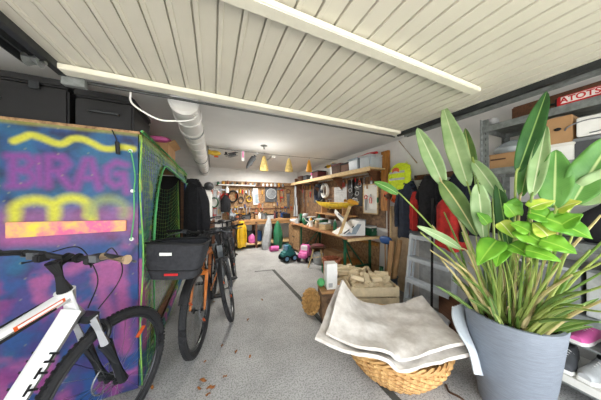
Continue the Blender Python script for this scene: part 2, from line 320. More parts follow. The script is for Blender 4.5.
def mixc(a, b, t): return tuple(x + (y - x) * t for x, y in zip(a, b))
def sm(d, w, s): return max(0, min(1, (w - d) / s + .5))
cB, cD, cP, cV, cY_, cG, cPu = lin('20508f'), lin('162450'), lin('b85c9a'), lin('4b3a86'), lin('d8d63c'), lin('96a568'), lin('8c3c96')
cT = lin('186a94'); cMag = lin('8c3280')
def fbm(p, s, o=0): return noise.fractal(V((p[0] * s + o, p[1] * s, o)), 1, 2, 4) * .5 + .5
def paint_front(x, z):
    p = (x, z); u = fbm(p, 5, 3); c = mixc(cB, cD, sm(fbm(p, 7, 9), .5, .3)); c = mixc(c, cT, sm(1 - u, .5, .3) * .8)
    low = sm(z, 1.12, .25)                               # lower half: pinks and violets sprayed over
    c = mixc(c, cV, low * sm(fbm(p, 4, 20), .62, .25) * .85); c = mixc(c, cP, low * sm(fbm(p, 3.3, 31), .43, .14) * .8)
    c = mixc(c, cB, low * sm(fbm(p, 6, 55), .40, .15)); c = mixc(c, cMag, low * sm(fbm(p, 4.4, 71), .36, .12) * .8)
    if z < 1.35: c = mixc(c, cP, sm(dist(p, PT), .035, .05) * .8)
    if 1.05 < z < 1.5: c = mixc(c, cP, sm(abs(z - 1.24), .11, .1) * .55)
    if z > 1.3: c = mixc(c, cPu, sm(dist(p, PU), .021, .038) * .95)
    if z > 1.1:
        c = mixc(c, cY_, sm(dist(p, YB_), .027, .04)); c = mixc(c, cG, sm(dist(p, YG), .028, .05) * .8)
        c = mixc(c, cY_, sm(dist(p, YW), .020, .02))
    if z > BH - .03: c = mixc(c, lin('9a9a30'), .8 * sm(BH - z, .02, .02))
    for o_ in (11, 47):
        if noise.noise(V((x * 55, z * 55, o_))) > .70: c = mixc(c, lin('b9b76a'), .4)
    return c
def paint_side(y, z):
    p = (y, z); c = mixc(cT, cB, sm(fbm(p, 4, 2), .5, .3)); c = mixc(c, lin('2f7a50'), sm(fbm(p, 4, 12), .42, .25) * .7); c = mixc(c, cP, sm(fbm(p, 4, 33), .42, .12) * sm(z, 1.2, .4))
    c = mixc(c, lin('a6b63c'), sm(fbm(p, 7, 44), .28, .08) * .8); return mixc(c, lin('a9c33a'), .8 * sm(BH - z, .05, .04))
def paint_mat():
    m = bpy.data.materials.new('spray_paint'); m.use_nodes = True; MATS['spray_paint'] = m; n, l = m.node_tree.nodes, m.node_tree.links
    a = n.new('ShaderNodeAttribute'); a.attribute_name = 'paint'; t = n.new('ShaderNodeTexNoise'); t.inputs['Scale'].default_value = 60; tc = n.new('ShaderNodeTexCoord'); l.new(tc.outputs['Object'], t.inputs[0])
    h = n.new('ShaderNodeHueSaturation'); mr = n.new('ShaderNodeMapRange'); mr.inputs[3].default_value = .75; mr.inputs[4].default_value = 1.25; l.new(t.outputs[0], mr.inputs[0]); l.new(mr.outputs[0], h.inputs['Value']); l.new(a.outputs['Color'], h.inputs['Color'])
    l.new(h.outputs[0], n['Principled BSDF'].inputs['Base Color']); n['Principled BSDF'].inputs['Roughness'].default_value = .55
paint_mat()
def painted(name, us, vs_, fn, pos, parent, keep=lambda u, v: True, thick=.018, ax=(0, -1, 0)):
    nu, nv = len(us), len(vs_); vv = [pos(u, v) for v in vs_ for u in us]; ff = []
    for j in range(nv - 1):
        for i in range(nu - 1):
            if keep((us[i] + us[i + 1]) / 2, (vs_[j] + vs_[j + 1]) / 2): ff.append((j * nu + i, j * nu + i + 1, (j + 1) * nu + i + 1, (j + 1) * nu + i))
    me = bpy.data.meshes.new(name); me.from_pydata(vv, [], ff); me.materials.append(MATS['spray_paint'])
    ca = me.color_attributes.new('paint', 'FLOAT_COLOR', 'POINT'); i = 0
    for v in vs_:
        for u in us: ca.data[i].color = (*[q_ * .64 for q_ in fn(u, v)], 1); i += 1
    o = bpy.data.objects.new(name, me); COL.objects.link(o); o.parent = parent
    sl = o.modifiers.new('thick', 'SOLIDIFY'); sl.thickness = thick; sl.offset = -1 if name == 'front_panel' else 1
    return o
ls = lambda a, b, n: [a + (b - a) * i / n for i in range(n + 1)]
box = thing('painted_plywood_box', 'large plywood box spray painted in blue, purple, pink and yellow', 'box', (0, 0, 0))
painted('front_panel', ls(BX0, BX1, 130), ls(.02, BH, 190), paint_front, lambda u, v: (u, BY0, v), box)
def arch_top(y): return 1.77 - .03 * (y - 2.6) if y >= 2.6 else .80 + .97 * max(0, 1 - ((2.6 - y) / .555) ** 2) ** .5
def arch(y, z): # opening in the side towards the back
    return not (2.05 < y < 4.42 and .1 < z < arch_top(y))
painted('side_panel', ls(BY0 + .02, BY1, 120), ls(.02, BH, 90), paint_side, lambda u, v: (BX1, u, v), box, keep=arch)
P('top_board', MB().box(((BX0 + BX1) / 2, (BY0 + BY1) / 2, BH + .009), (BX1 - BX0 + .02, BY1 - BY0, .018)), 'osb', box)
P('inner_frame', MB().box((BX1 - .05, BY1 - .05, BH / 2), (.05, .05, BH - .04)).box((BX1 - .05, BY0 + .08, BH / 2), (.05, .05, BH - .04)).box((BX1 - .08, 3.2, .03), (.06, 2.6, .05)), 'wood_dark', box)
P('back_panel', MB().box(((BX0 + BX1) / 2, BY1, BH / 2), (BX1 - BX0, .02, BH - .04)), 'black', box)
a, c = wy(8, 222, BY0), wy(127, 220, BY0); a2, c2 = wy(8, 238, BY0), wy(127, 230.5, BY0)
M('plank_paint', 'd65f8c', .6, scale=7, c2='d8c63c')
g = MB(); g.add([(a2.x, BY0 - .02, a2.z), (c2.x, BY0 - .02, c2.z), (c.x, BY0 - .02, c.z), (a.x, BY0 - .02, a.z), (a2.x, BY0 - .001, a2.z), (c2.x, BY0 - .001, c2.z), (c.x, BY0 - .001, c.z), (a.x, BY0 - .001, a.z)], [(0, 1, 2, 3), (7, 6, 5, 4), (0, 4, 5, 1), (1, 5, 6, 2), (2, 6, 7, 3), (3, 7, 4, 0)])
P('cleat', g, 'plank_paint', box, bev=.003, label='pink and yellow painted plank across the front')
for q in ((131, 151), (133, 191), (132, 239)):
    w = wy(*q, BY0); P('hook', MB().cyl((w.x, BY0 - .012, w.z), (w.x, BY0 - .0, w.z), .012).cyl((w.x, BY0 - .02, w.z), (w.x, BY0 - .01, w.z), .005), 'white', box)
# green net pulled over the side of the box
NX = BX1 + .03
def net_grid(y0, y1, z0, z1, nu, nv, keep, bulge):
    g = MB(); pt = lambda i, j: V(bulge(y0 + (y1 - y0) * i / nu, z0 + (z1 - z0) * j / nv))
    for i in range(nu + 1):
        for j in range(nv + 1):
            y, z = y0 + (y1 - y0) * i / nu, z0 + (z1 - z0) * j / nv
            if not keep(y, z): continue
            for (i2, j2) in ((i + 1, j), (i, j + 1)):
                if i2 <= nu and j2 <= nv and keep(y0 + (y1 - y0) * i2 / nu, z0 + (z1 - z0) * j2 / nv):
                    a, b = pt(i, j), pt(i2, j2); g.tube([a, b], .0016, n=3, cap=False)
    return g
def bul(y, z): return (NX + .012 * math.sin(y * 7 + z * 3) + .012 + .1 * max(0, .5 - z) * 0, y + .03 * math.sin(z * 6), z)
def nkeep(y, z): return arch(y, z)
net = thing('green_net', 'green mesh net draped over the side of the painted box', 'net', (0, 0, 0))
P('mesh', net_grid(BY0 + .0, 4.5, .06, BH + .02, 66, 46, nkeep, bul), 'green_net', net)
P('mesh', net_grid(2.06, 4.4, .1, 1.76, 46, 34, lambda y, z: not arch(y, z), lambda y, z: (NX - .10 - .06 * math.sin((y - 2.1) * 3), y + .08 * math.sin(z * 2.5), z + .10 * math.sin(y * 3.5) - .08)), 'green_net', net, label='darker net layer hanging inside the arched opening')
rp = []
for i in range(31):
    y = 2.05 + 2.37 * (i / 30) ** 2; rp.append((NX + .01, y, arch_top(y)))
P('edge_rope', MB().tube([(NX + .02, 2.05, .1)] + rp + [(NX + .01, 4.42, .1)], .010, n=6), 'rope', net)
P('edge_rope', MB().tube(bez([wy(128, 152, BY0 - .02), wy(131, 152, BY0 - .02), wy(135, 175, BY0 - .02), wy(134, 191, BY0 - .02), wy(134, 215, BY0 - .02), wy(131, 240, BY0 - .02)]), .004, n=5), 'rope', net)
P('edge_rope', MB().tube([(NX, BY0 - .02, BH + .015), (NX + .01, 2.6, BH + .02), (NX, 3.5, BH + .02), (NX, 4.5, BH + .02)], .010, n=6), 'rope', net)
P('edge_rope', MB().tube(bez([(NX, BY0 - .02, BH), (NX - .01, BY0 - .03, 1.5), (NX + .01, BY0 - .03, 1.0), (NX - .01, BY0 - .02, .5), (NX, BY0 - .02, .05)]), .005, n=5), 'green_net', net)
# small black sling hooked over the top edge
solo('black_strap', MB().tube(bez([wy(112, 130, BY0 - .03), wy(115, 136, BY0 - .03), wy(117, 142, BY0 - .03), wy(118, 154, BY0 - .03)]), [.004] * 24 + [.012] * 13, n=6), 'black', 'short black strap hanging over the front edge of the painted box', 'strap')
# black cases on top
def case(x0, x1, y0, y1, z0, z1, label):
    t = thing('black_case', label, 'case', ((x0 + x1) / 2, (y0 + y1) / 2, z0)); w, d, h = x1 - x0, y1 - y0, z1 - z0
    P('body', MB().box((0, 0, h / 2 - .03), (w, d, h - .06), top=1.0), 'black', t, bev=.012)
    P('lid', MB().box((0, 0, h - .028), (w + .012, d + .012, .056)), 'black', t, bev=.012)
    for s in (-1, 1):
        if w > .4: P('latch', MB().box((s * w * .3, -d / 2 - .012, h - .07), (.05, .012, .05)), 'dark_steel', t, bev=.002)
    P('handle', MB().tube(bez([(-.08, -d / 2, h * .45), (-.07, -d / 2 - .025, h * .45), (.07, -d / 2 - .025, h * .45), (.08, -d / 2, h * .45)], 5), .008), 'dark_steel', t)
    return t
Z0 = BH + .0195
case(-1.72, -.93, 1.93, 2.6, Z0, 2.235, 'wide black case on the painted box, nearest the left wall')
case(-.885, -.56, 1.90, 2.35, Z0, 2.185, 'narrow black case on the right front of the painted box')
t = thing('cardboard_box', 'small brown cardboard box on top of the painted box behind the cases', 'box', (-.66, 3.15, Z0))
P('body', MB().box((0, 0, .1), (.3, .5, .2)), 'cardboard', t, bev=.004); P('flap', MB().box((.17, 0, .22), (.12, .49, .004), Matrix.Rotation(-.5, 3, 'Y')), 'cardboard', t); P('flap', MB().box((-.17, 0, .22), (.12, .49, .004), Matrix.Rotation(.5, 3, 'Y')), 'cardboard', t)
solo('folded_towel', MB().ball((0, 0, .04), (.13, .2, .045), sup=.6), 'pink', 'pink folded towel lying on the small cardboard box', 'towel', loc=(-.62, 3.1, Z0 + .21))

# ================================================================ COATS
def coat(name, label, loc, w, h, mat, rz=0, mat2=None, group=None, depth=.14, seed=1, cat='coat'):
    t = thing(name, label, cat, loc, rz, group); rr = random.Random(seed)      # local: x width, z down from 0, y out
    nv, nu = 18, 28; vs = []; fs = []
    for j in range(nv + 1):
        q = j / nv; hw = w / 2 * (.16 + .84 * min(1, (q / .14)) ** .5) * (1 - .06 * math.sin(q * 3.1)) * (.92 + .1 * q)
        dp = depth / 2 * (.45 + .55 * min(1, q / .2)) 
        for i in range(nu):
            a = 2 * math.pi * i / nu; f = 1 + .10 * math.sin(a * 5 + seed + q * 2) * q + .05 * math.sin(a * 9 + seed * 2)
            vs.append((math.cos(a) * hw * f, depth / 2 + .02 + math.sin(a) * dp * f, -q * h - .02 * math.sin(a * 3 + seed)))
    for j in range(nv):
        for i in range(nu): fs.append((j * nu + i, j * nu + (i + 1) % nu, (j + 1) * nu + (i + 1) % nu, (j + 1) * nu + i))
    fs += [tuple(range(nu)), tuple(range(nv * nu, nv * nu + nu))[::-1]]
    P('body', MB().add(vs, fs), mat, t)
    for s in (-1, 1):
        pts = [(s * w * .34, depth / 2 + .03, -.12 * h), (s * w * .47, depth / 2 + .06, -.35 * h), (s * w * .50, depth / 2 + .07, -.6 * h), (s * w * .46, depth / 2 + .07, -.82 * h)]
        P('sleeve', MB().tube(bez(pts, 6), [w * .13 + .004 * math.sin(i * .9 + seed) + .008 * (18 - i) / 18 for i in range(19)], n=10, sq=.8), mat2 or mat, t)
    P('collar', MB().lathe([(.05, 0), (.085, .0), (.07, .05), (.045, .05)], (0, depth / 2 + .01, -.04), 14), mat, t)
    P('hanging_loop', MB().tube(bez([(-.02, .04, -.01), (-.01, .01, .04), (.01, .01, .04), (.02, .04, -.01)], 5), .004, n=5), mat, t)
    return t
coat('black_coat', 'long black coat hanging from the net edge beside the painted box', (-.335, 2.88, 1.66), .42, .88, 'black_fabric', math.radians(-62), depth=.20, seed=3)
# ================================================================ BICYCLES
def rotmat(p, axis, ang): return Matrix.Translation(p) @ Matrix.Rotation(ang, 4, axis) @ Matrix.Translation(-V(p))
def bicycle(label, loc, heading, lean=0, steer=0, fm_='bike_black', fork_m='bike_black', wheel_r=.36, tyre=.024, bar_h=1.08, drop=False, grip='rubber', fenders=False, saddle=True, shock=False, stem_fwd=.06, hth=0.0):
    t = thing('bicycle', label, 'bicycle', loc, heading, 'bicycles parked along the left side', rx=lean)
    r = wheel_r; RA, FA, BBK, ST = V((-.43, 0, r)), V((.64, 0, r)), V((0, 0, .29)), V((-.17, 0, .78))
    HB, HT = V((.495 - hth * .3, 0, .70 + hth)), V((.455 - hth * .3, 0, .84 + hth)); ax = (HT - HB).normalized(); S = rotmat(HB, ax, steer)
    F = MB(); tb = lambda g, a, b, r0, r1=None, sq=1: g.tube([a, b], [r0, r1 or r0], 12, sq=sq)
    tb(F, BBK, ST, .017); tb(F, ST - V((0, 0, .05 - hth * .6)), HB.lerp(BBK, .02) * 0 + ST, .017); tb(F, HB + ax * .03, BBK, .043 if shock else .030, .036 if shock else .028); tb(F, HT - ax * .03, ST - V((0, 0, .05 - hth * .6)), .030 if shock else .024, .020)
    for s in (-1, 1):
        tb(F, BBK + V((0, s * .03, 0)), RA + V((0, s * .062, 0)), .011, .008); tb(F, ST - V((.0, -s * .015, .06)), RA + V((0, s * .062, 0)), .008, .007)
    tb(F, HB, HT, .036 if shock else .028); F.cyl(BBK - V((0, .035, 0)), BBK + V((0, .035, 0)), .022)
    fr = P('frame', F, fm_, t)
    def wheel(c, name, M4=None):
        g = MB(); N = 44; circ = lambda rr, y=0: [c + V((math.cos(2 * math.pi * i / N) * rr, y, math.sin(2 * math.pi * i / N) * rr)) for i in range(N)]
        T = MB().tube(circ(r - tyre), tyre, 10, closed=True)
        for i in range(N * 2):
            a = math.pi * i / N
            for s in (-1, 1):
                d = V((math.cos(a), 0, math.sin(a))); q = c + d * (r - .002) + V((0, s * tyre * .4, 0)); tt = V((-d.z, 0, d.x)); T.bar(q - tt * .006, q + tt * .006, .008, .006, up=d)
        Rm = MB().tube(circ(r - tyre * 2 - .006), .011, 8, closed=True, sq=1.0); Sp = MB()
        for i in range(28):
            a = 2 * math.pi * i / 28; s = 1 if i % 2 else -1; a2 = a + (.5 if i % 4 < 2 else -.5)
            Sp.tube([c + V((math.cos(a2) * .022, s * .028, math.sin(a2) * .022)), c + V((math.cos(a) * (r - tyre * 2 - .01), 0, math.sin(a) * (r - tyre * 2 - .01)))], .0013, n=3, cap=False)
        Hb = MB().cyl(c - V((0, .05, 0)), c + V((0, .05, 0)), .014).cyl(c + V((0, -.032, 0)), c + V((0, -.026, 0)), .028).cyl(c + V((0, .026, 0)), c + V((0, .032, 0)), .028)
        Dk = MB().tube(circ(.075, .045), .004, 6, closed=True)
        for i in range(6): a = i * math.pi / 3; Dk.bar(c + V((math.cos(a) * .03, .045, math.sin(a) * .03)), c + V((math.cos(a + .3) * .075, .045, math.sin(a + .3) * .075)), .008, .002)
        Rf = MB().bar(c + V((math.cos(.7) * .2, .006, math.sin(.7) * .2)), c + V((math.cos(.7) * .27, .006, math.sin(.7) * .27)), .02, .008); Rf2 = MB().bar(c + V((math.cos(4) * .2, .006, math.sin(4) * .2)), c + V((math.cos(4) * .27, .006, math.sin(4) * .27)), .02, .008)
        for q in (T, Rm, Sp, Hb, Dk, Rf, Rf2):
            if M4: q.tf(M4)
        w = P(name, Rm, 'bike_black', t); P('tyre', T, 'rubber', w); P('spokes', Sp, 'steel', w); P('hub', Hb, 'dark_steel', w); P('brake_disc', Dk, 'steel', w); P('reflector', Rf, 'orange', w); P('reflector', Rf2, 'orange', w)
    wheel(RA, 'rear_wheel'); wheel(FA, 'front_wheel', S)
    # fork
    K = MB(); K.cyl(HB - ax * .03, HB, .03); cr = HB - ax * .02 + V((.02, 0, -.0))
    K.bar(cr + V((0, -.07, 0)), cr + V((0, .07, 0)), .05, .035)
    fk = None; legs = []
    for s in (-1, 1):
        top = cr + V((.0, s * .062, 0)); low = FA + V((0, s * .062, 0))
        if shock:
            mid = top.lerp(low, .38); g = MB().cyl(top, mid, .020); legs.append((g, 'chrome')); K.cyl(mid, low, .029, .024); K.cyl(low - V((0, .012, 0)), low + V((0, .012, 0)), .018)
        else: K.tube([top, top.lerp(low, .5), low], [.016, .014, .010], 10)
    if shock:
        a = cr.lerp(FA, .38); K.tube(bez([a + V((.0, -.062, 0)), a + V((.03, -.05, .06)), a + V((.04, 0, .09)), a + V((.03, .05, .06)), a + V((0, .062, 0))], 5), .012, 8)
    fk = P('fork', K.tf(S), fork_m, t)
    for g, m_ in legs: P('stanchion', g.tf(S), m_, fk, label='chrome stanchion')
    # handlebar
    Hc = HT + ax * (bar_h - HT.z) ; Bc = Hc + V((stem_fwd, 0, 0)); g = MB().cyl(HT, Hc - ax * .0, .027 if shock else .02).tube([Hc - ax * .015, Bc], .024 if shock else .018, 10)
    g.cyl(Bc - V((0, .03, 0)), Bc + V((0, .03, 0)), .023); P('stem', g.tf(S), 'black', t)
    w = .33; bend = bez([Bc + V((-.05, -w, .02)), Bc + V((-.03, -w * .55, .025)), Bc + V((0, -.07, 0)), Bc + V((0, .07, 0)), Bc + V((-.03, w * .55, .025)), Bc + V((-.05, w, .02))], 6)
    hb = P('handlebar', MB().tube(bend, .0125, 10).tf(S), 'black', t)
    for s in (-1, 1):
        e = Bc + V((-.05, s * w, .02)); i_ = Bc + V((-.034, s * (w - .13), .024))
        P('grip', MB().cyl(e, i_, .017, .016).cyl(e, e + V((0, s * .008, 0)), .02).tf(S), grip if s < 0 else 'rubber', hb)
        lv = MB().tube(bez([i_ + V((.0, -s * .03, 0)), i_ + V((.04, -s * .01, -.015)), i_ + V((.06, s * .05, -.03)), i_ + V((.05, s * .11, -.035))], 5), [.009] * 6 + [.006] * 10, 6).box(i_ + V((.01, -s * .04, -.012)), (.045, .04, .03)); P('brake_lever', lv.tf(S), 'dark_grey', hb)
        P('shifter', MB().box(i_ + V((.01, -s * .07, -.022)), (.05, .035, .035)).tube([i_ + V((.0, -s * .07, -.03)), i_ + V((-.03, -s * .02, -.04))], .006, 6).tf(S), 'black', hb, bev=.006)
        P('brake_cable', MB().tube(bez([i_ + V((.04, -s * .05, -.01)), i_ + V((.13, -s * .1, .0)), V((.60, s * .09, bar_h - .10)), V((.60, s * .06, .85 + hth * .6)), V((.53, s * .03, .72 + hth * .8))], 6), .003, 5).tf(S), 'black', hb)
    # drivetrain
    g = MB().lathe([(.07, -.003), (.09, -.003), (.09, .003), (.07, .003), (.07, -.003)], m=Matrix.Rotation(math.pi / 2, 3, 'X'), c=BBK + V((0, -.05, 0)), n=32)
    for i in range(5): a = i * 2 * math.pi / 5; g.bar(BBK + V((0, -.05, 0)), BBK + V((.08 * math.cos(a), -.05, .08 * math.sin(a))), .014, .005, up=(0, 1, 0))
    P('chainring', g, 'dark_steel', t)
    P('chain', MB().tube([BBK + V((0, -.05, .09)), RA + V((0, -.05, .035))], .004, 4).tube([BBK + V((0, -.05, -.09)), RA + V((.02, -.05, -.06))], .004, 4), 'dark_steel', t)
    for s in (-1, 1):
        e = BBK + V((s * .17, s * .075, -s * .02)); ca = P('crank', MB().bar(BBK + V((0, s * .06, 0)), e, .014, .022), 'dark_steel', t)
        P('pedal', MB().box(e + V((0, s * .055, 0)), (.08, .09, .018)), 'black', ca, bev=.004)
    P('rear_derailleur', MB().tube([RA + V((.0, -.06, -.02)), RA + V((.02, -.06, -.11))], .012, 6).box(RA + V((.02, -.06, -.12)), (.03, .015, .06)), 'dark_steel', t)
    P('seat_post', MB().cyl(ST, ST + V((-.03, 0, .13)), .014), 'black', t)
    sp_ = ST + V((-.035, 0, .16)); g = MB(); pr = [(-.13, .075), (-.1, .08), (-.05, .06), (0, .035), (.06, .022), (.12, .018), (.15, .008)]
    vs = []; fs = []
    for (x_, w_) in pr:
        for (yy, zz) in ((-1, -.015), (-.85, .008), (-.4, .02), (.4, .02), (.85, .008), (1, -.015), (.5, -.02), (-.5, -.02)): vs.append(sp_ + V((x_, yy * w_, zz + (.012 if x_ < -.08 else 0))))
    for i in range(len(pr) - 1):
        for j in range(8): fs.append((i * 8 + j, i * 8 + (j + 1) % 8, (i + 1) * 8 + (j + 1) % 8, (i + 1) * 8 + j))
    fs += [tuple(range(8)), tuple(range(len(vs) - 8, len(vs)))]; P('saddle', g.add(vs, fs), 'black', t)
    if fenders:
        for c, mm in ((RA, None), (FA, S)):
            pts = [[c + V((math.cos(a) * (r + .02), y_, math.sin(a) * (r + .02) - abs(y_) * .3)) for y_ in (-.032, -.015, .015, .032)] for a in [math.radians(-5 + 145 * i / 20) if mm is None else math.radians(35 + 130 * i / 20) for i in range(21)]]
            if mm is None: pts = [[c + V((math.cos(a) * (r + .02), y_, math.sin(a) * (r + .02) - abs(y_) * .3)) for y_ in (-.032, -.015, .015, .032)] for a in [math.radians(30 + 150 * i / 20) for i in range(21)]]
            q = MB().sheet(pts, .004)
            if mm: q.tf(mm)
            P('mudguard', q, 'black', t)
    return t, S, dict(HB=HB, HT=HT, FA=FA, Bc=Bc, BBK=BBK, ST=ST, ax=ax)

hd = math.radians(64)
bw, S, J = bicycle('white bicycle with chrome fork stanchions in the foreground, nearest the camera', V((-.53, 1.485, 0)) - V((math.cos(hd), math.sin(hd), 0)) * .64, hd, fm_='bike_white', shock=True, bar_h=1.13, stem_fwd=.07, hth=.14, wheel_r=.37, grip='tan', steer=math.radians(-3))
# lettering and emblem on the white frame

def on_tube(a, b, u, side, r, up): # matrix whose x runs b->a
    x = (a - b).normalized(); z = V((0, side, 0)); y = z.cross(x); m = Matrix((x, y, z)).transposed().to_4x4(); m.translation = a.lerp(b, u) + z * (r + .0005) + y * up; return m
top_, bot_ = J['HB'] + J['ax'] * .03, J['BBK']
for sd_ in (-1, 1):
    g = MB().tube([top_.lerp(bot_, .60), top_.lerp(bot_, .78)], .041, 12); P('decal', g, 'black', bw) if sd_ > 0 else None
    m = on_tube(top_, bot_, .28, sd_, .041, 0)
    for q, (dx, w_) in enumerate(((-.07, .03), (-.02, .03), (.03, .03))):
        P('lettering', text_mb('TTH'[q], .058, m @ Matrix.Translation((dx, 0, 0)), .002), 'black', bw, label='black letter')
g = MB(); m = on_tube(top_, bot_, .69, -1, .042, 0)
for s in (-1, 1): g.tube([m @ V((s * .02 + .014 * math.cos(a * math.pi / 6), .014 * math.sin(a * math.pi / 6), .001)) for a in range(12)], .0022, 4, closed=True)
for a, b in (((-.02, 0), (-.008, .016)), ((-.008, .016), (.014, .016)), ((.014, .016), (.02, 0)), ((-.008, .016), (0, 0)), ((0, 0), (.014, .016)), ((0, 0), (-.02, 0))): g.tube([m @ V((*a, .001)), m @ V((*b, .001))], .0022, 4)
P('emblem', g, 'green_sticker', bw, label='green bicycle emblem')
tt0, tt1 = J['HT'] - J['ax'] * .03, J['ST'] + V((0, 0, .034))
for sd_ in (-1, 1):
    m = on_tube(tt0, tt1, .18, sd_, .0285, .006); P('decal', MB().box((0, 0, 0), (.16, .018, .002)).tf(m), 'orange', bw, label='orange decal strip')
    P('decal', MB().box((0, 0, .001), (.14, .010, .002)).tf(m), 'bike_white', bw)
    m = on_tube(tt0, tt1, .35, sd_, .0255, -.012); P('decal', MB().box((0, 0, 0), (.3, .012, .002)).tf(m), 'black', bw)

def place(label, fx, fy, heading, **kw):
    h = heading; return bicycle(label, V((fx, fy, 0)) - V((math.cos(h), math.sin(h), 0)) * .64, h, **kw)
b2, S2, J2 = place('black bicycle with orange forks and a grey handlebar bag beside the net', -.13, 2.08, math.radians(-97), fork_m='bike_orange', fm_='bike_orange', steer=math.radians(-7), tyre=.029, bar_h=1.08, wheel_r=.37, fenders=True)
b3, _, _ = place('dark grey bicycle leaning behind the bicycle with the handlebar bag', .21, 2.50, math.radians(-87), fm_='bike_grey', steer=math.radians(-10), lean=math.radians(9), tyre=.022, bar_h=1.02)
b4, _, _ = place('black bicycle at the far end of the bicycle row near the yellow jacket', .36, 3.78, math.radians(-84), fm_='bike_black', steer=math.radians(-12), lean=math.radians(6), tyre=.022, bar_h=1.0)
b5, _, _ = place('dark bicycle farthest back on the left, in front of the dark wooden cabinet', -.10, 4.36, math.radians(-92), fm_='bike_grey', steer=math.radians(15), lean=math.radians(5), tyre=.022, bar_h=1.02)
# grey handlebar bag hung on the orange bicycle
t = thing('handlebar_bag', 'dark grey fabric bag hanging on the handlebar of the orange-forked bicycle', 'bag', (-.265, 1.885, .79), math.radians(-22))
g = MB(); rings = []
for q in range(9):
    u = q / 8; w, d_ = .165 + .07 * u + .015 * math.sin(u * 3), .075 + .037 * u; rings.append([(w * math.copysign(abs(math.cos(a)) ** .45, math.cos(a)), d_ * math.copysign(abs(math.sin(a)) ** .45, math.sin(a)) - .03 * (1 - u), .28 * u - .02 * u * abs(math.cos(a * 1.0 + .4)) ** 2) for a in [2 * math.pi * j / 28 for j in range(28)]])
vs = [p_ for r_ in rings for p_ in r_]; fs = [(i * 28 + j, i * 28 + (j + 1) % 28, (i + 1) * 28 + (j + 1) % 28, (i + 1) * 28 + j) for i in range(8) for j in range(28)] + [tuple(range(28))]
M('bag_grey', '2e2f33', .9, var=.25, scale=30, bump=.4)
P('body', g.add(vs, fs), 'bag_grey', t)
P('rim', MB().tube([V(p_) for p_ in rings[-1]], .010, 6, closed=True), 'black', t)
P('label_patch', MB().box((-.02, -.122, .20), (.09, .004, .022)), 'white', t); P('piping', MB().tube([V((p_[0] * 1.01, p_[1] * 1.01, p_[2])) for p_ in rings[2]], .004, 5, closed=True), 'black', t)
P('reflector', MB().box((.02, -.122, .045), (.1, .006, .016)), 'red', t)
P('strap', MB().bar((-.12, .1, .2), (-.12, .16, .3), .02, .004), 'black', t); P('strap', MB().bar((.12, .1, .2), (.12, .16, .3), .02, .004), 'black', t)
# yellow rain suit hung at the end of the bikes
coat('yellow_rain_jacket', 'yellow rain jacket hanging at the left end of the back workbench', (.72, 5.765, .80), .22, .70, 'yellow', math.radians(180), depth=.14, seed=5, cat='jacket')
# fallen leaves
ls_pts = [(203, 381), (208, 395), (211, 388), (152, 388), (205, 362), (222, 346), (236, 352), (248, 320), (250, 357), (225, 377), (214, 302), (262, 300), (199, 389), (438, 358), (431, 366), (455, 352), (447, 373)]
for i, (px_, py_) in enumerate(ls_pts):
    q = wz(px_, py_, .004); rr = random.Random(i); L = rr.uniform(.012, .026) * (1.2 if i < 4 else 1); gsh = []
    for u in range(7):
        w_ = L * .5 * math.sin(math.pi * (u + .4) / 7); gsh.append([(L * (u / 3 - 1), w_ * s_, .004 + .008 * abs(s_) * rr.random() + .006 * math.sin(u)) for s_ in (-1, -.4, .4, 1)])
    solo('dry_leaf', MB().sheet(gsh, .0015), 'leaf_dry', 'small curled brown leaf lying on the concrete floor', 'leaf', 'dry leaves on the floor', loc=q, rz=rr.uniform(0, 6))
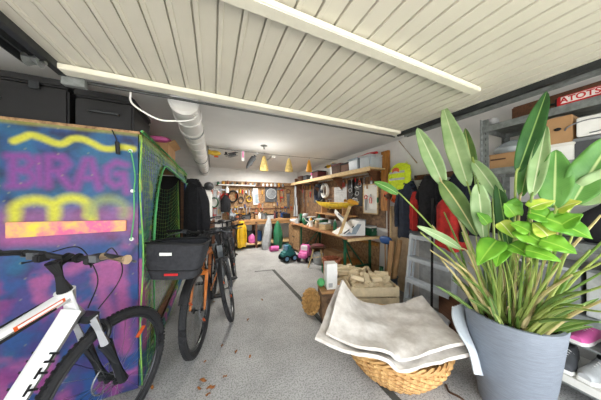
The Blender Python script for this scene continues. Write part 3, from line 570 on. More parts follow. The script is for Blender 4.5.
# ================================================================ BACK OF THE GARAGE
# brown boards that line the back wall above the bench
t = thing('tool_board', 'brown chipboard tool board covering the back wall above the workbench', 'board', (1.5, YB - .012, 1.0))
P('panel', MB().box((-.05, 0, .39), (2.4, .02, 1.18)), 'osb', t, bev=.002); P('batten', MB().box((-.05, -.018, .86), (2.4, .02, .05)), 'wood_dark', t); P('batten', MB().box((-.05, -.018, .12), (2.4, .02, .04)), 'wood_dark', t)
YW_ = YB - .03
def bk(px, py, off=.0): q = wy(px, py, YW_ - off); return q
def small(kind, label, loc, rz=0, s=1.0, m1=None, m2=None, group=None, name=None, cat=None, rx=0, ry=0):
    """small wall tools and bench clutter, local x along the wall, y out, z up, hung by the top"""
    nm = name or kind; t = thing(nm, label, cat or kind.replace('_', ' '), loc, rz, group, rx, ry); h = m1 or 'wood'; k = m2 or 'steel'
    v = lambda *a: V(a) * s
    if kind == 'hammer':
        P('handle', MB().tube([v(0, .03, -.02), v(0, .03, -.26)], [.010 * s, .014 * s], 8), h, t); P('head', MB().box(v(0, .03, -.005), v(.11, .028, .03)).cyl(v(.055, .03, -.005), v(.07, .03, -.005), .017 * s), k, t, bev=.003)
    elif kind == 'hand_saw':
        P('blade', MB().prism([(-.04 * s, -.08 * s), (.05 * s, -.08 * s), (.02 * s, -.45 * s), (-.03 * s, -.45 * s)], .003, c=v(0, .02, 0)), k, t)
        P('handle', MB().tube(bez([v(-.04, .02, -.08), v(-.05, .02, -.01), v(.01, .02, .03), v(.06, .02, -.02), v(.05, .02, -.08)], 5), .013 * s, 8).box(v(.005, .02, -.08), v(.1, .02, .02)), h, t)
    elif kind == 'pliers':
        for q in (-1, 1): P('handle', MB().tube(bez([v(0, .02, -.06), v(q * .025, .02, -.1), v(q * .022, .02, -.19)], 5), .008 * s, 6), h, t)
        P('jaw', MB().prism([(-.012 * s, 0), (.012 * s, 0), (.02 * s, -.05 * s), (.0, -.08 * s), (-.02 * s, -.05 * s)], .012 * s, c=v(0, .02, 0)), k, t)
    elif kind == 'screwdriver':
        P('handle', MB().lathe([(.001, 0), (.014 * s, -.008 * s), (.015 * s, -.08 * s), (.009 * s, -.10 * s)], v(0, .025, 0), 10), h, t); P('shaft', MB().cyl(v(0, .025, -.1), v(0, .025, -.22), .004 * s), k, t)
    elif kind == 'wrench':
        P('shaft', MB().box(v(0, .015, -.11), v(.018, .008, .16)), k, t, bev=.002)
        P('jaw', MB().tube([v(.024 * math.cos(a), .015, -.015 + .024 * math.sin(a)) for a in [math.radians(-60 + 300 * i / 10 + 150) for i in range(11)]], .008 * s, 6), k, t)
        P('ring', MB().tube([v(.018 * math.cos(a), .015, -.205 + .018 * math.sin(a)) for a in [2 * math.pi * i / 12 for i in range(12)]], .006 * s, 6, closed=True), k, t)
    elif kind == 'cable_coil':
        g = MB()
        for q in range(5): g.tube([v((.085 + .008 * q % .02) * math.cos(a), .02 + .012 * q, -.11 + (.11 + .006 * (q % 3)) * math.sin(a)) for a in [2 * math.pi * i / 20 for i in range(20)]], .0075 * s, 6, closed=True)
        P('coil', g, h, t); P('tie', MB().box(v(0, .045, -.0), v(.03, .08, .03)), k, t)
    elif kind == 'clamp':
        P('rail', MB().box(v(0, .02, -.16), v(.012, .02, .34)), k, t); P('jaw', MB().box(v(.04, .02, -.01), v(.09, .022, .025)).box(v(.04, .02, -.2), v(.09, .022, .03)), h, t, bev=.003); P('handle', MB().cyl(v(.07, .02, -.2), v(.07, .02, -.32), .012 * s), h, t)
    elif kind == 'paint_brush':
        P('handle', MB().lathe([(.001, 0), (.010 * s, -.01 * s), (.007 * s, -.06 * s), (.013 * s, -.1 * s)], v(0, .02, 0), 8), h, t); P('bristles', MB().box(v(0, .02, -.14), v(.05, .014, .07)), k, t)
    elif kind == 'jar':
        P('glass', MB().lathe([(.001, 0), (.034 * s, 0), (.036 * s, .01 * s), (.036 * s, .075 * s), (.028 * s, .085 * s)], n=14), h, t); P('lid', MB().cyl(v(0, 0, .085), v(0, 0, .105), .031 * s), k, t)
    elif kind == 'bottle':
        P('body', MB().lathe([(.001, 0), (.033 * s, 0), (.035 * s, .01 * s), (.035 * s, .12 * s), (.013 * s, .16 * s), (.012 * s, .18 * s)], n=14), h, t); P('cap', MB().cyl(v(0, 0, .18), v(0, 0, .205), .015 * s), k, t)
    elif kind == 'tin':
        P('body', MB().lathe([(.001, 0), (.045 * s, 0), (.047 * s, .004), (.045 * s, .008), (.045 * s, .1 * s), (.047 * s, .104 * s)], n=18), h, t); P('lid', MB().lathe([(.001, .1 * s), (.04 * s, .1 * s), (.042 * s, .108 * s), (.001, .108 * s)], n=18), k, t)
    elif kind == 'storage_box':
        P('body', MB().box(v(0, 0, .06), v(.2, .16, .12), top=1.06), h, t, bev=.006 * s); P('lid', MB().box(v(0, 0, .128), v(.22, .18, .02)), k, t, bev=.004 * s)
    elif kind == 'power_drill':
        P('body', MB().tube([v(-.09, 0, .17), v(.06, 0, .17)], [.032 * s, .03 * s], 12), h, t); P('grip', MB().bar(v(-.06, 0, .16), v(-.09, 0, .03), .035 * s, .045 * s), h, t, bev=.006); P('battery', MB().box(v(-.085, 0, .02), v(.1, .06, .04)), 'black', t, bev=.004); P('chuck', MB().tube([v(.06, 0, .17), v(.1, 0, .17), v(.16, 0, .17)], [.024 * s, .018 * s, .004 * s], 10), k, t)
    elif kind == 'vice':
        P('base', MB().box(v(0, 0, .02), v(.14, .16, .04)).box(v(0, 0, .07), v(.08, .12, .08)), h, t, bev=.005); P('jaw', MB().box(v(0, -.05, .13), v(.13, .03, .05)).box(v(0, .03, .13), v(.13, .04, .05)), k, t, bev=.004); P('screw_handle', MB().cyl(v(0, -.06, .09), v(0, -.17, .09), .012).cyl(v(-.06, -.16, .09), v(.06, -.16, .09), .006), k, t)
    elif kind == 'toy_figure':
        P('body', MB().ball(v(0, 0, .06), v(.05, .04, .065)), h, t); P('head', MB().ball(v(0, -.005, .15), v(.042, .04, .042)), k, t); [P('leg', MB().tube([v(q * .03, 0, .03), v(q * .05, -.05, .015)], .016 * s, 8), h, t) for q in (-1, 1)]
    return t
RB = math.pi
# narrow shelf with jars
sh0, sh1 = bk(216, 186), bk(284, 188)
t = thing('jar_shelf', 'long narrow dark shelf high on the back wall above the hanging tools', 'shelf', ((sh0.x + sh1.x) / 2, YB - .092, 1.83))
wid = sh1.x - sh0.x
P('board', MB().box((0, 0, 0), (wid, .13, .022)), 'wood_dark', t, bev=.002); P('front_lip', MB().box((-wid * .22, -.068, .02), (wid * .5, .008, .035)), 'paper', t, label='pale front lip')
for q in (-.42, 0, .42): P('bracket', MB().prism([(0, 0), (.1, 0), (0, -.1)], .012, m=Matrix.Rotation(-math.pi / 2, 3, 'Z'), c=(wid * q, .06, -.012)), 'dark_steel', t)
jm = ['green', 'amber', 'terracotta', 'grey', 'black', 'tan', 'maroon', 'light_grey', 'grey', 'brown', 'white', 'white', 'white', 'light_grey', 'amber', 'grey']
for i, c_ in enumerate(jm):
    x_ = sh0.x + .06 + (wid - .12) * i / 15; kd = ('jar', 'tin', 'bottle', 'jar')[i % 4] if i not in (10, 11, 12) else 'jar'
    small(kd, {'jar': 'small jar with a dark lid on the long shelf of the back wall', 'tin': 'small round tin on the long shelf of the back wall', 'bottle': 'small bottle on the long shelf of the back wall'}[kd] if i not in (10, 11, 12) else 'white jar standing in the trio at the right of the back wall shelf', (x_, YB - .085, 1.842), s=1.0 if kd != 'bottle' else .75, m1=c_, m2='black' if i < 10 else 'light_grey',
          group={'jar': 'jars on the back wall shelf', 'tin': 'tins on the back wall shelf', 'bottle': 'bottles on the back wall shelf'}[kd] if i not in (10, 11, 12) else 'white jars on the back wall shelf')
# tools hanging under the shelf
row = [('pliers', 219, 'red'), ('hammer', 223, 'wood'), ('pliers', 237, 'orange'), ('screwdriver', 240, 'yellow'), ('screwdriver', 242.5, 'red'), ('pliers', 246, 'black'), ('wrench', 249, None), ('wrench', 252, None), ('screwdriver', 262, 'amber'), ('hammer', 279, 'wood'), ('clamp', 283, 'red'), ('hand_saw', 288, 'wood_dark'), ('wrench', 215, None), ('screwdriver', 212, 'orange'), ('paint_brush', 218, 'wood_light')]
for i, (kd, px_, c_) in enumerate(row):
    y_ = 189 + (i % 3) * .7; q = bk(px_, y_)
    small(kd, {'pliers': 'pliers hanging by the jaws under the back wall shelf', 'hammer': 'wooden handled hammer hanging on the back wall', 'screwdriver': 'screwdriver hanging on the back wall tool board', 'wrench': 'steel spanner hanging on the back wall tool board', 'clamp': 'red jawed clamp hanging at the right of the back tool board', 'hand_saw': 'hand saw hanging at the far right of the back tool board', 'paint_brush': 'paint brush hanging at the left of the back tool board'}[kd],
          (q.x, YB - .026, q.z), RB, 1.3, c_, 'steel', {'pliers': 'pliers on the back wall', 'hammer': 'hammers on the back wall', 'screwdriver': 'screwdrivers on the back wall', 'wrench': 'spanners on the back wall'}.get(kd))
for i, (px_, py_, c_, lb, s_) in enumerate([(233, 191, 'black', 'large black cable coil hanging left of centre on the back tool board', 1.45), (241, 197, 'dark_grey', 'small dark cable coil hanging right of the large black coil', .8), (225, 194, 'red', 'red cable coil hanging left of the large black coil', 1.2), (214, 198, 'green', 'green hose coil hanging at the left end of the back wall', 1.2), (249, 196, 'yellow', 'yellow cord coil hanging beside the white panel on the back wall', .8)]):
    q = bk(px_, py_); small('cable_coil', lb, (q.x, YB - .024, q.z), RB, s_, c_, 'black', None)
for i, px_ in enumerate((221, 229, 245, 259, 262.5, 274, 277, 291)):   # second row
    q = bk(px_, 200 + (i * 7 % 5)); kd = ('wrench', 'paint_brush', 'screwdriver', 'pliers')[i % 4]
    small(kd, {'pliers': 'pliers hanging in the lower row of the back tool board', 'screwdriver': 'screwdriver hanging in the lower row of the back tool board', 'wrench': 'steel spanner hanging in the lower row of the back tool board', 'paint_brush': 'flat paint brush hanging in the lower row of the back tool board'}[kd], (q.x, YB - .026, q.z), RB, 1.15, ('red', 'wood', 'blue', 'orange')[i % 4], 'steel' if kd != 'paint_brush' else 'tan', {'pliers': 'lower pliers on the back wall', 'screwdriver': 'lower screwdrivers on the back wall', 'wrench': 'lower spanners on the back wall', 'paint_brush': 'lower paint brushes on the back wall'}[kd])
q = bk(227, 189); solo('spray_bottle', MB().lathe([(.001, 0), (.05, 0), (.05, .13), (.02, .17), (.02, .19)], n=14).box((.02, 0, .21), (.09, .03, .035)), 'white', 'white spray bottle hanging above the red coil on the back wall', 'bottle', loc=(q.x, YB - .1, q.z - .12))
t = thing('wall_panel', 'white narrow panel with a grey sheet fixed to the back tool board', 'panel', bk(255.5, 205) + V((0, -.01, 0)))
P('board', MB().box((0, 0, .27), (.17, .02, .52), Matrix.Rotation(-.06, 3, 'Y')), 'white', t, bev=.002); P('sheet', MB().box((.03, -.013, .2), (.1, .004, .3), Matrix.Rotation(-.06, 3, 'Y')), 'grey_blue', t)
t = thing('wall_clock', 'grey round dial in a dark square frame on the back wall', 'clock', bk(271, 202) + V((0, -.012, 0)))
P('frame', MB().box((0, 0, .25), (.40, .03, .50)), 'dark_grey', t, bev=.004); P('dial', MB().cyl((0, -.03, .27), (0, -.012, .27), .16, n=28), 'grey', t); P('rim', MB().tube([(.165 * math.cos(a), -.028, .27 + .165 * math.sin(a)) for a in [2 * math.pi * i / 28 for i in range(28)]], .012, 6, closed=True), 'light_grey', t)
for a in (.5, 2.2): P('hand', MB().bar((0, -.034, .27), (.11 * math.sin(a), -.034, .27 + .11 * math.cos(a)), .012, .004), 'black', t)
# workbench
wb0, wb1 = 0.52, 2.42
t = thing('workbench', 'wooden workbench with an open lower shelf along the back wall', 'workbench', (1.5, 6.07, 0))
P('worktop', MB().box((-.03, 0, .80), (1.98, .6, .06)), 'wood', t, bev=.005)
for x_ in (-.98, -.35, .3, .92):
    for y_ in (-.26, .26): P('leg', MB().box((x_, y_, .385), (.06, .06, .77)), 'wood_dark', t, bev=.003)
P('shelf', MB().box((-.03, 0, .12), (1.94, .55, .035)), 'wood_light', t, bev=.003); P('apron', MB().box((-.03, -.27, .73), (1.94, .025, .08)), 'wood', t)
BT = .8315
clut = [('vice', 233, 'dark_grey', 'dark bench vice on the left part of the back workbench'), ('tin', 240, 'brown', 'brown tin on the back workbench right of the vice'), ('storage_box', 246, 'dark_grey', 'dark grey storage box on the back workbench under the coils'), ('power_drill', 252, 'black', 'black power drill lying on the back workbench'),
        ('jar', 256, 'tan', 'tan jar beside the black drill on the workbench'), ('bottle', 259.5, 'white', 'white bottle behind the grey sack on the back workbench'), ('tin', 263, 'grey', 'grey tin on the back workbench above the grey sack'), ('storage_box', 269, 'light_grey', 'light grey storage box on the back workbench under the round dial'),
        ('bottle', 274, 'maroon', 'dark red bottle on the back workbench right of the light grey box'), ('power_drill', 279, 'navy', 'dark blue power drill near the right end of the back workbench'), ('jar', 236.5, 'terracotta', 'terracotta coloured jar next to the bench vice'), ('storage_box', 286, 'black', 'black storage box at the right end of the back workbench')]
for kd, px_, c_, lb in clut:
    q = wy(px_, 216, 5.95); s_ = {'vice': 1.2, 'storage_box': 1.0, 'bottle': 1.1, 'power_drill': 1.1}.get(kd, 1.5)
    small(kd, lb, (q.x, 5.92 + .05 * math.sin(px_), BT), 0, s_, c_, 'steel' if kd in ('vice', 'power_drill') else 'black')
for i, px_ in enumerate((231, 243, 249.5, 256.5, 261, 266, 276, 283)):
    q = wy(px_, 214, 6.2); kd = ('bottle', 'tin', 'jar')[i % 3]; small(kd, {'bottle': 'bottle standing at the back of the workbench by the wall', 'tin': 'tin standing at the back of the workbench by the wall', 'jar': 'jar standing at the back of the workbench by the wall'}[kd], (q.x, 6.24, BT), 0, 1.6, ('grey', 'amber', 'black', 'terracotta', 'light_grey', 'green', 'brown', 'blue')[i], 'black', kd + 's at the back of the workbench')
# under the bench
for px_, c_, lb, w_, h_ in ((244, 'navy', 'dark blue crate on the lower shelf of the back workbench', .26, .36), (250, 'dark_grey', 'dark grey crate on the lower shelf behind the pink bag', .26, .30), (258.5, 'blue', 'blue crate on the lower shelf behind the grey sack', .24, .3)):
    q = wy(px_, 238, 6.05); t = thing('plastic_crate', lb, 'crate', (q.x, 6.165, .139)); w_ *= .78; g = MB().box((0, 0, .01), (w_, .26, .02))
    for s in (-1, 1): g.box((s * (w_ / 2 - .008), 0, h_ / 2), (.016, .26, h_)).box((0, s * .122, h_ / 2), (w_, .016, h_))
    P('body', g, c_, t, bev=.003); P('rim', MB().tube([(-w_ / 2, -.13, h_), (w_ / 2, -.13, h_), (w_ / 2, .13, h_), (-w_ / 2, .13, h_)], .010, 6, closed=True), c_, t)
def sack(name, label, cat, loc, w, d, h, mat, seed=1, rz=0, ry=0, tie=None, group=None, flat=.25):
    t = thing(name, label, cat, loc, rz, group, 0, ry); g = MB(); n_ = 20; vs = []; k = 14
    for j in range(k + 1):
        u = j / k; f = math.sin(math.pi * min(1, (u + flat) / (1 + flat))) ** .55 if u < .98 else .12
        f = max(f, .10) * (1 - .15 * u)
        for i in range(n_):
            a = 2 * math.pi * i / n_; q = 1 + .13 * noise.noise(V((math.cos(a) * 1.5 + seed, math.sin(a) * 1.5, u * 3 + seed))) * 2
            vs.append((w / 2 * f * q * math.cos(a), d / 2 * f * q * math.sin(a), u * h))
    fs = [(j * n_ + i, j * n_ + (i + 1) % n_, (j + 1) * n_ + (i + 1) % n_, (j + 1) * n_ + i) for j in range(k) for i in range(n_)] + [tuple(range(n_))[::-1], tuple(range(k * n_, k * n_ + n_))]
    P('body', g.add(vs, fs), mat, t)
    if tie: P('tie', MB().tube([(w * .07 * math.cos(a), d * .07 * math.sin(a), h * .97) for a in [2 * math.pi * i / 12 for i in range(12)]], .008, 6, closed=True), tie, t)
    return t
q = wy(252.5, 238, 5.86); sack('cloth_bag', 'small pink cloth bag on the lower shelf of the back workbench', 'bag', (q.x, 5.90, .14), .24, .16, .27, 'pink', 4, tie='white')
q = wy(248, 229, 5.9); solo('toy_ball', MB().ball((0, 0, .06), .06), 'yellow', 'yellow ball on the lower shelf beside the pink bag', 'ball', loc=(q.x - .09, 5.92, .139))
q = wz(265, 248, 0); sack('garden_sack', 'tall light grey sack leaning against the back workbench', 'sack', (1.35, 5.52, 0), .27, .22, .93, 'light_grey', 8, ry=.12, tie='grey')
q = wz(277, 250, 0); sack('garden_sack', 'dark green sack standing right of the tall grey sack', 'sack', (1.70, 5.50, 0), .28, .30, .80, 'green', 12, tie='teal')
solo('rolled_blanket', MB().tube(bez([(-.12, 0, .07), (0, .02, .08), (.12, .0, .07)], 5), .07, 12), 'pink', 'pink rolled blanket on the floor at the foot of the grey sack', 'blanket', loc=(1.53, 5.24, 0))
# left end of the back wall: white drawers and dark clutter
q = wy(205, 200, 6.1)
t = thing('drawer_unit', 'white drawer unit with dark gaps at the left end of the back wall', 'drawers', (q.x - .05, 6.1, .83))
P('body', MB().box((0, .05, .40), (.46, .4, .78)), 'white', t, bev=.004)
for i in range(4): dq = P('drawer', MB().box((0, -.165, .13 + i * .185), (.40, .03, .15)), 'white', t, bev=.004); P('handle', MB().box((0, -.19, .15 + i * .185), (.16, .02, .018)), 'black', dq)
t = thing('low_cabinet', 'dark wooden cabinet under the white drawer unit at the back', 'cabinet', (q.x - .05, 6.1, 0)); P('body', MB().box((0, 0, .415), (.6, .5, .83)), 'wood_dark', t, bev=.004)
for s in (-1, 1): dq = P('door', MB().box((s * .145, -.258, .42), (.28, .018, .76)), 'wood_dark', t, bev=.003); P('knob', MB().ball((s * .03, -.275, .45), .012), 'steel', dq)
for i, (px_, lb, c_) in enumerate(((200, 'black helmet on top of the white drawer unit', 'black'), (209, 'dark grey helmet at the right on top of the white drawer unit', 'dark_grey'))):
    t = thing('helmet', lb, 'helmet', (q.x - .20 + .30 * i, 6.1, 1.715)); P('shell', MB().ball((0, 0, .07), (.13, .16, .12), sup=.9), c_, t); P('visor', MB().box((0, -.16, .04), (.16, .06, .012)), 'black', t, bev=.003); P('strap', MB().tube(bez([(-.11, 0, .05), (-.06, 0, -.0 + .01), (.06, 0, .01), (.11, 0, .05)], 4), .006, 5), 'black', t)
solo('red_power_cord', MB().tube(bez([(.35, 6.3, 1.65), (.36, 6.28, 1.4), (.42, 6.28, 1.2), (.38, 6.28, 1.02), (.5, 6.2, .9)]), .012), 'red', 'red cord hanging down the back wall left of the workbench', 'cord')
# ================================================================ ITEMS ON THE CEILING STRING
YS = 3.83; s0, s1 = wy(206, 147, YS), wy(341, 161, YS)
def strz(x): return 2.325 - .02 * math.sin(math.pi * (x + .1) / 2.8)
solo('ceiling_string', MB().tube([(x_ * .1 - .08, YS, strz(x_ * .1 - .08)) for x_ in range(0, 28)], .004, 5), 'dark_grey', 'thin dark string stretched across the garage under the ceiling', 'string')
solo('conduit_pipe', MB().tube([(-.085, 3.83, 2.345), (-.085, 6.3, 2.345)], .010, 6), 'grey', 'thin grey conduit running along the ceiling beside the duct', 'pipe')
def conebag(px_, py0, py1, w, mat, label, seed):
    a = wy(px_, py0, YS); b_ = wy(px_, py1, YS); h = a.z - b_.z; a = V((a.x, YS, strz(a.x) - .005)); g = MB(); n_ = 16; vs = []; k = 10
    h = a.z - b_.z
    for j in range(k + 1):
        u = j / k
        for i in range(n_):
            an = 2 * math.pi * i / n_; f = (.15 + .85 * u ** .7) * (1 if j < k else .8) * (1 + .15 * math.sin(an * 4 + seed))
            vs.append((w / 2 * f * math.cos(an), w * .35 * f * math.sin(an), -.04 - u * (h - .04)))
    fs = [(j * n_ + i, j * n_ + (i + 1) % n_, (j + 1) * n_ + (i + 1) % n_, (j + 1) * n_ + i) for j in range(k) for i in range(n_)] + [tuple(range(n_))[::-1], tuple(range(k * n_, k * n_ + n_))]
    t = thing('hanging_bag', label, 'bag', a); P('body', g.add(vs, fs), mat, t); P('hook', MB().tube(bez([(0, 0, -.05), (.0, 0, -.01), (.015, 0, .012), (.02, 0, -.01)], 5), .004, 5), 'steel', t)
conebag(264, 152, 171, .17, 'yellow_bag', 'pale yellow cone-shaped bag hanging left of two others on the ceiling string', 1)
conebag(289, 155, 172, .17, 'yellow_bag', 'yellow bag hanging in the middle of the ceiling string', 2)
conebag(309, 158, 172, .13, 'amber', 'small amber bag hanging nearest the right wall on the ceiling string', 3)
M('yellow_soft', 'd6b23c', .8, var=.25)
a = wy(215, 147, YS); t = thing('toy_airship', 'yellow rounded toy hanging at the left end of the ceiling string', 'toy', (a.x, YS, strz(a.x))); P('body', MB().ball((0, 0, -.09), (.1, .06, .045)), 'yellow_soft', t); P('gondola', MB().box((.02, 0, -.15), (.07, .03, .025)), 'orange', t, bev=.004); P('fin', MB().box((-.09, 0, -.08), (.04, .006, .08)), 'yellow_soft', t); P('thread', MB().tube([(0, 0, 0), (0, 0, -.05)], .002, 4), 'black', t)
a = wy(231, 149, YS); t = thing('toy_biplane', 'dark toy aeroplane hanging beside the yellow toy on the ceiling string', 'toy', (a.x, YS, strz(a.x)), .5); P('fuselage', MB().tube([(-.1, 0, -.13), (0, 0, -.09), (.1, 0, -.07)], [.01, .028, .02], 10), 'dark_grey', t); P('wing', MB().box((.04, 0, -.05), (.06, .24, .008)), 'black', t); P('wing', MB().box((.04, 0, -.11), (.06, .24, .008)), 'grey', t); P('tail', MB().box((-.1, 0, -.10), (.04, .08, .006)).box((-.1, 0, -.08), (.04, .006, .05)), 'black', t); P('thread', MB().tube([(.02, 0, 0), (.02, 0, -.06)], .002, 4), 'black', t)
a = wy(243, 151, YS); t = thing('fabric_pennant', 'white and pink fabric strip hanging between the toy plane and the umbrella', 'pennant', (a.x, YS, strz(a.x))); P('strip', MB().sheet([[(x_, .01 * math.sin(z_ * 30), -z_) for x_ in (-.025, 0, .025)] for z_ in (0, .06, .12, .18)], .004), 'white', t); P('stripe', MB().sheet([[(x_, -.006 + .01 * math.sin(z_ * 30), -z_) for x_ in (-.012, .012)] for z_ in (.0, .06, .12)], .003), 'pink', t)
a = wy(257, 152, YS); b_ = wy(246, 169, YS); t = thing('folded_umbrella', 'folded dark grey umbrella hanging at a slant from the ceiling string', 'umbrella', (a.x, YS, strz(a.x)))
e_ = V((b_.x - a.x, 0, b_.z - t.location.z)); P('canopy', MB().tube([e_ * .18, e_ * .3, e_ * .7, e_ * .97], [.03, .055, .05, .012], 10), 'dark_grey', t); P('shaft', MB().tube([(0, 0, -.01), e_ * .2], .008, 6), 'chrome', t); P('handle', MB().tube([(.04, 0, .0), (.02, 0, -.02), (0, 0, -.01)], .014, 8), 'light_grey', t)
q = wy(264, 145, 3.45); t = thing('ceiling_lamp_holder', 'small round metal lamp holder fixed to the ceiling above the bags', 'lamp holder', (q.x, 3.45, 2.36)); P('plate', MB().cyl((0, 0, -.012), (0, 0, 0), .06, n=20), 'galvanised', t); P('socket', MB().cyl((0, 0, -.07), (0, 0, -.012), .025), 'light_grey', t)
# tube housing added as a body for the interior fill strip
t = thing('added_tube_housing', 'white tube housing added under the ceiling for the fill light', 'lamp', (1.2, 4.9, 2.36)); P('housing', MB().box((0, 0, -.02), (.09, 1.45, .04)), 'white', t, bev=.004)

# ================================================================ RIGHT WALL WORKSHOP
RR = math.pi / 2; XW = XR
def rw(px, py, off=0): return wx(px, py, XW - off)
t = thing('tool_board', 'brown wooden tool board along the right wall above the long table', 'board', (XR - .012, 4.5, 1.0)); P('panel', MB().box((0, -.1, .40), (.02, 3.8, .97)), 'board_brown', t)
for y_ in (-1.2, .0, 1.2): P('batten', MB().box((-.018, y_, .40), (.02, .06, .97)), 'wood_dark', t)
post = thing('wooden_post', 'dark wooden post standing in the back right corner', 'post', (2.52, 6.05, 0)); P('shaft', MB().box((0, 0, 1.05), (.09, .09, 2.1)), 'wood_dark', post, bev=.004); P('bracket', MB().box((0, -.05, 1.9), (.12, .01, .2)), 'dark_steel', post)
# long shelf
t = thing('clutter_shelf', 'long pale wooden shelf high on the right wall loaded with clutter', 'shelf', (XR - .215, 4.2, 1.92)); P('board', MB().box((0, 0, .0), (.36, 3.5, .025)), 'wood_light', t, bev=.002); P('front_edge', MB().box((-.185, 0, -.012), (.018, 3.5, .07)), 'wood_light', t, bev=.002)
for y_ in (-1.6, -.5, .6, 1.65): P('bracket', MB().prism([(0, 0), (-.3, 0), (0, -.28)], .03, c=(.17, y_, -.014)), 'wood_dark', t)
SZ = 1.9335
def ons(px): return wx(px, 168, XR - .2).y
items = [('storage_box', 303, 'brown', 'brown storage box at the far end of the right wall shelf', 1.1), ('storage_box', 308, 'dark_grey', 'dark grey box second from the far end of the right wall shelf', 1.0), ('toy_figure', 312, 'white', 'white and pink toy figure on the right wall shelf', 1.0), ('storage_box', 319, 'maroon', 'dark red box on the right wall shelf left of the yellow drill', 1.25),
         ('power_drill', 330, 'yellow', 'yellow power drill on the right wall shelf', 1.3), ('jar', 334.5, 'white', 'large white jar on the right wall shelf right of the yellow drill', 2.2), ('storage_box', 341, 'brown', 'brown box with dark lid right of the white jar on the right wall shelf', 1.35), ('storage_box', 349, 'wood_dark', 'dark wooden box left of the clear tubs on the right wall shelf', 1.2)]
for kd, px_, c_, lb, s_ in items: small(kd, lb, (XR - .2, ons(px_), SZ), RR, s_ * 1.2, c_, 'maroon' if c_ in ('brown',) else ('pink' if kd == 'toy_figure' else 'black' if kd != 'jar' else 'light_grey'))
for px_, lb, m_ in ((359, 'pale blue-grey plastic tub on the right wall shelf, farther of two', 'grey_blue'), (371, 'pale blue-grey plastic tub on the right wall shelf, nearer of two', 'light_grey')):
    t = thing('plastic_tub', lb, 'tub', (XR - .2, ons(px_), SZ)); P('body', MB().box((0, 0, .10), (.28, .25, .2), top=1.06), 'plastic_clear', t, bev=.015); P('lid', MB().box((0, 0, .215), (.32, .28, .03)), m_, t, bev=.008); P('contents', MB().box((0, 0, .07), (.2, .22, .1)), 'blue', t)
    for s in (-1, 1): P('clip', MB().box((0, s * .142, .2), (.08, .012, .05)), 'light_grey', t, bev=.003)
solo('red_tarp', MB().tube(bez([(-.02, -.3, .03), (0, -.1, .05), (.02, .1, .045), (0, .3, .03)], 6), .035, 10, sq=.6), 'red', 'rolled red tarp lying on the lids of the clear tubs', 'tarp', loc=(XR - .2, (ons(359) + ons(371)) / 2, SZ + .225))
# fringe of hooks and tools under the shelf
rrow = [('hand_saw', 304, 'wood', 1.0), ('hammer', 308, 'wood', 1.1), ('clamp', 312, 'red', 1.0), ('cable_coil', 321, 'navy', 1.6), ('cable_coil', 327, 'white', 1.3), ('pliers', 303, 'red', 1.0), ('screwdriver', 338, 'orange', .8), ('screwdriver', 341, 'yellow', .8), ('pliers', 344, 'red', .8), ('paint_brush', 347, 'wood', .8), ('wrench', 352, None, .8), ('screwdriver', 356, 'red', .7), ('pliers', 360, 'orange', .7), ('wrench', 364.5, None, .8), ('hammer', 368, 'wood', .8), ('paint_brush', 372, 'orange', .8), ('wrench', 376, None, .8), ('pliers', 380, 'black', .9), ('screwdriver', 311, 'amber', 1.1)]
lbR = {'hand_saw': 'wooden handled hand saw hanging at the far end of the right wall', 'hammer': 'hammer hanging under the long right wall shelf', 'clamp': 'red clamp hanging at the far end of the right wall', 'screwdriver': 'screwdriver hanging under the long right wall shelf', 'pliers': 'pliers hanging under the long right wall shelf', 'paint_brush': 'paint brush hanging under the long right wall shelf', 'wrench': 'spanner hanging under the long right wall shelf'}
for i, (kd, px_, c_, s_) in enumerate(rrow):
    y_ = wx(px_, 185, XR - .03).y; z_ = 1.85 if kd != 'cable_coil' else 1.80
    small(kd, lbR.get(kd) or ('dark blue cable coil hanging on the right wall' if c_ == 'navy' else 'white cable coil hanging beside the dark blue coil on the right wall'), (XR - .026, y_, z_), RR, s_ * 1.15, c_, 'steel', {'hammer': 'hammers under the right wall shelf', 'screwdriver': 'screwdrivers under the right wall shelf', 'pliers': 'pliers under the right wall shelf', 'paint_brush': 'paint brushes under the right wall shelf', 'wrench': 'spanners under the right wall shelf'}.get(kd))
def poster(x0, x1, y0, y1, mat, label, marks=None, mm='white', name='poster', cat='poster', fr=None):
    a, b_ = wx(x0, y0, XR - .03), wx(x1, y0, XR - .03); z1 = wx((x0 + x1) / 2, y0, XR - .03).z; z0 = wx((x0 + x1) / 2, y1, XR - .03).z; w = a.y - b_.y; h = z1 - z0
    t = thing(name, label, cat, (XR - .034, (a.y + b_.y) / 2, z0), RR); P('panel', MB().box((0, 0, h / 2), (w, .012, h)), mat, t, bev=.002)
    if marks: P('drawing', marks(w, h), mm, t)
    if fr: P('frame', MB().box((0, .004, h - .01), (w + .02, .02, .02)).box((0, .004, .01), (w + .02, .02, .02)).box((-w / 2, .004, h / 2), (.02, .02, h)).box((w / 2, .004, h / 2), (.02, .02, h)), fr, t)
    return t
def mk_white(w, h):
    g = MB(); rr = random.Random(3)
    for i in range(6): x_ = (rr.random() - .5) * w * .7; z_ = h * (.35 + .5 * rr.random()); g.tube([(x_ + .05 * math.cos(a * .7), .008, z_ + .04 * math.sin(a * .7)) for a in range(6 + i)], .004, 4)
    for i in range(4): g.box((0, .008, h * (.12 + .05 * i)), (w * (.6 - .08 * i), .002, .008))
    return g
poster(348.5, 362.5, 179, 206, 'black', 'black poster with white drawings on the right wall behind the table', mk_white)
poster(334.5, 347, 187, 205, 'light_grey', 'plain light grey sheet pinned left of the black poster', lambda w, h: MB().box((0, .008, h * .8), (w * .5, .002, .01)).box((0, .008, h * .7), (w * .6, .002, .006)), 'grey')
poster(364, 378, 184, 214, 'paper', 'pale hanging panel with tools right of the black poster', None, fr='wood_light', name='tool_display', cat='panel')
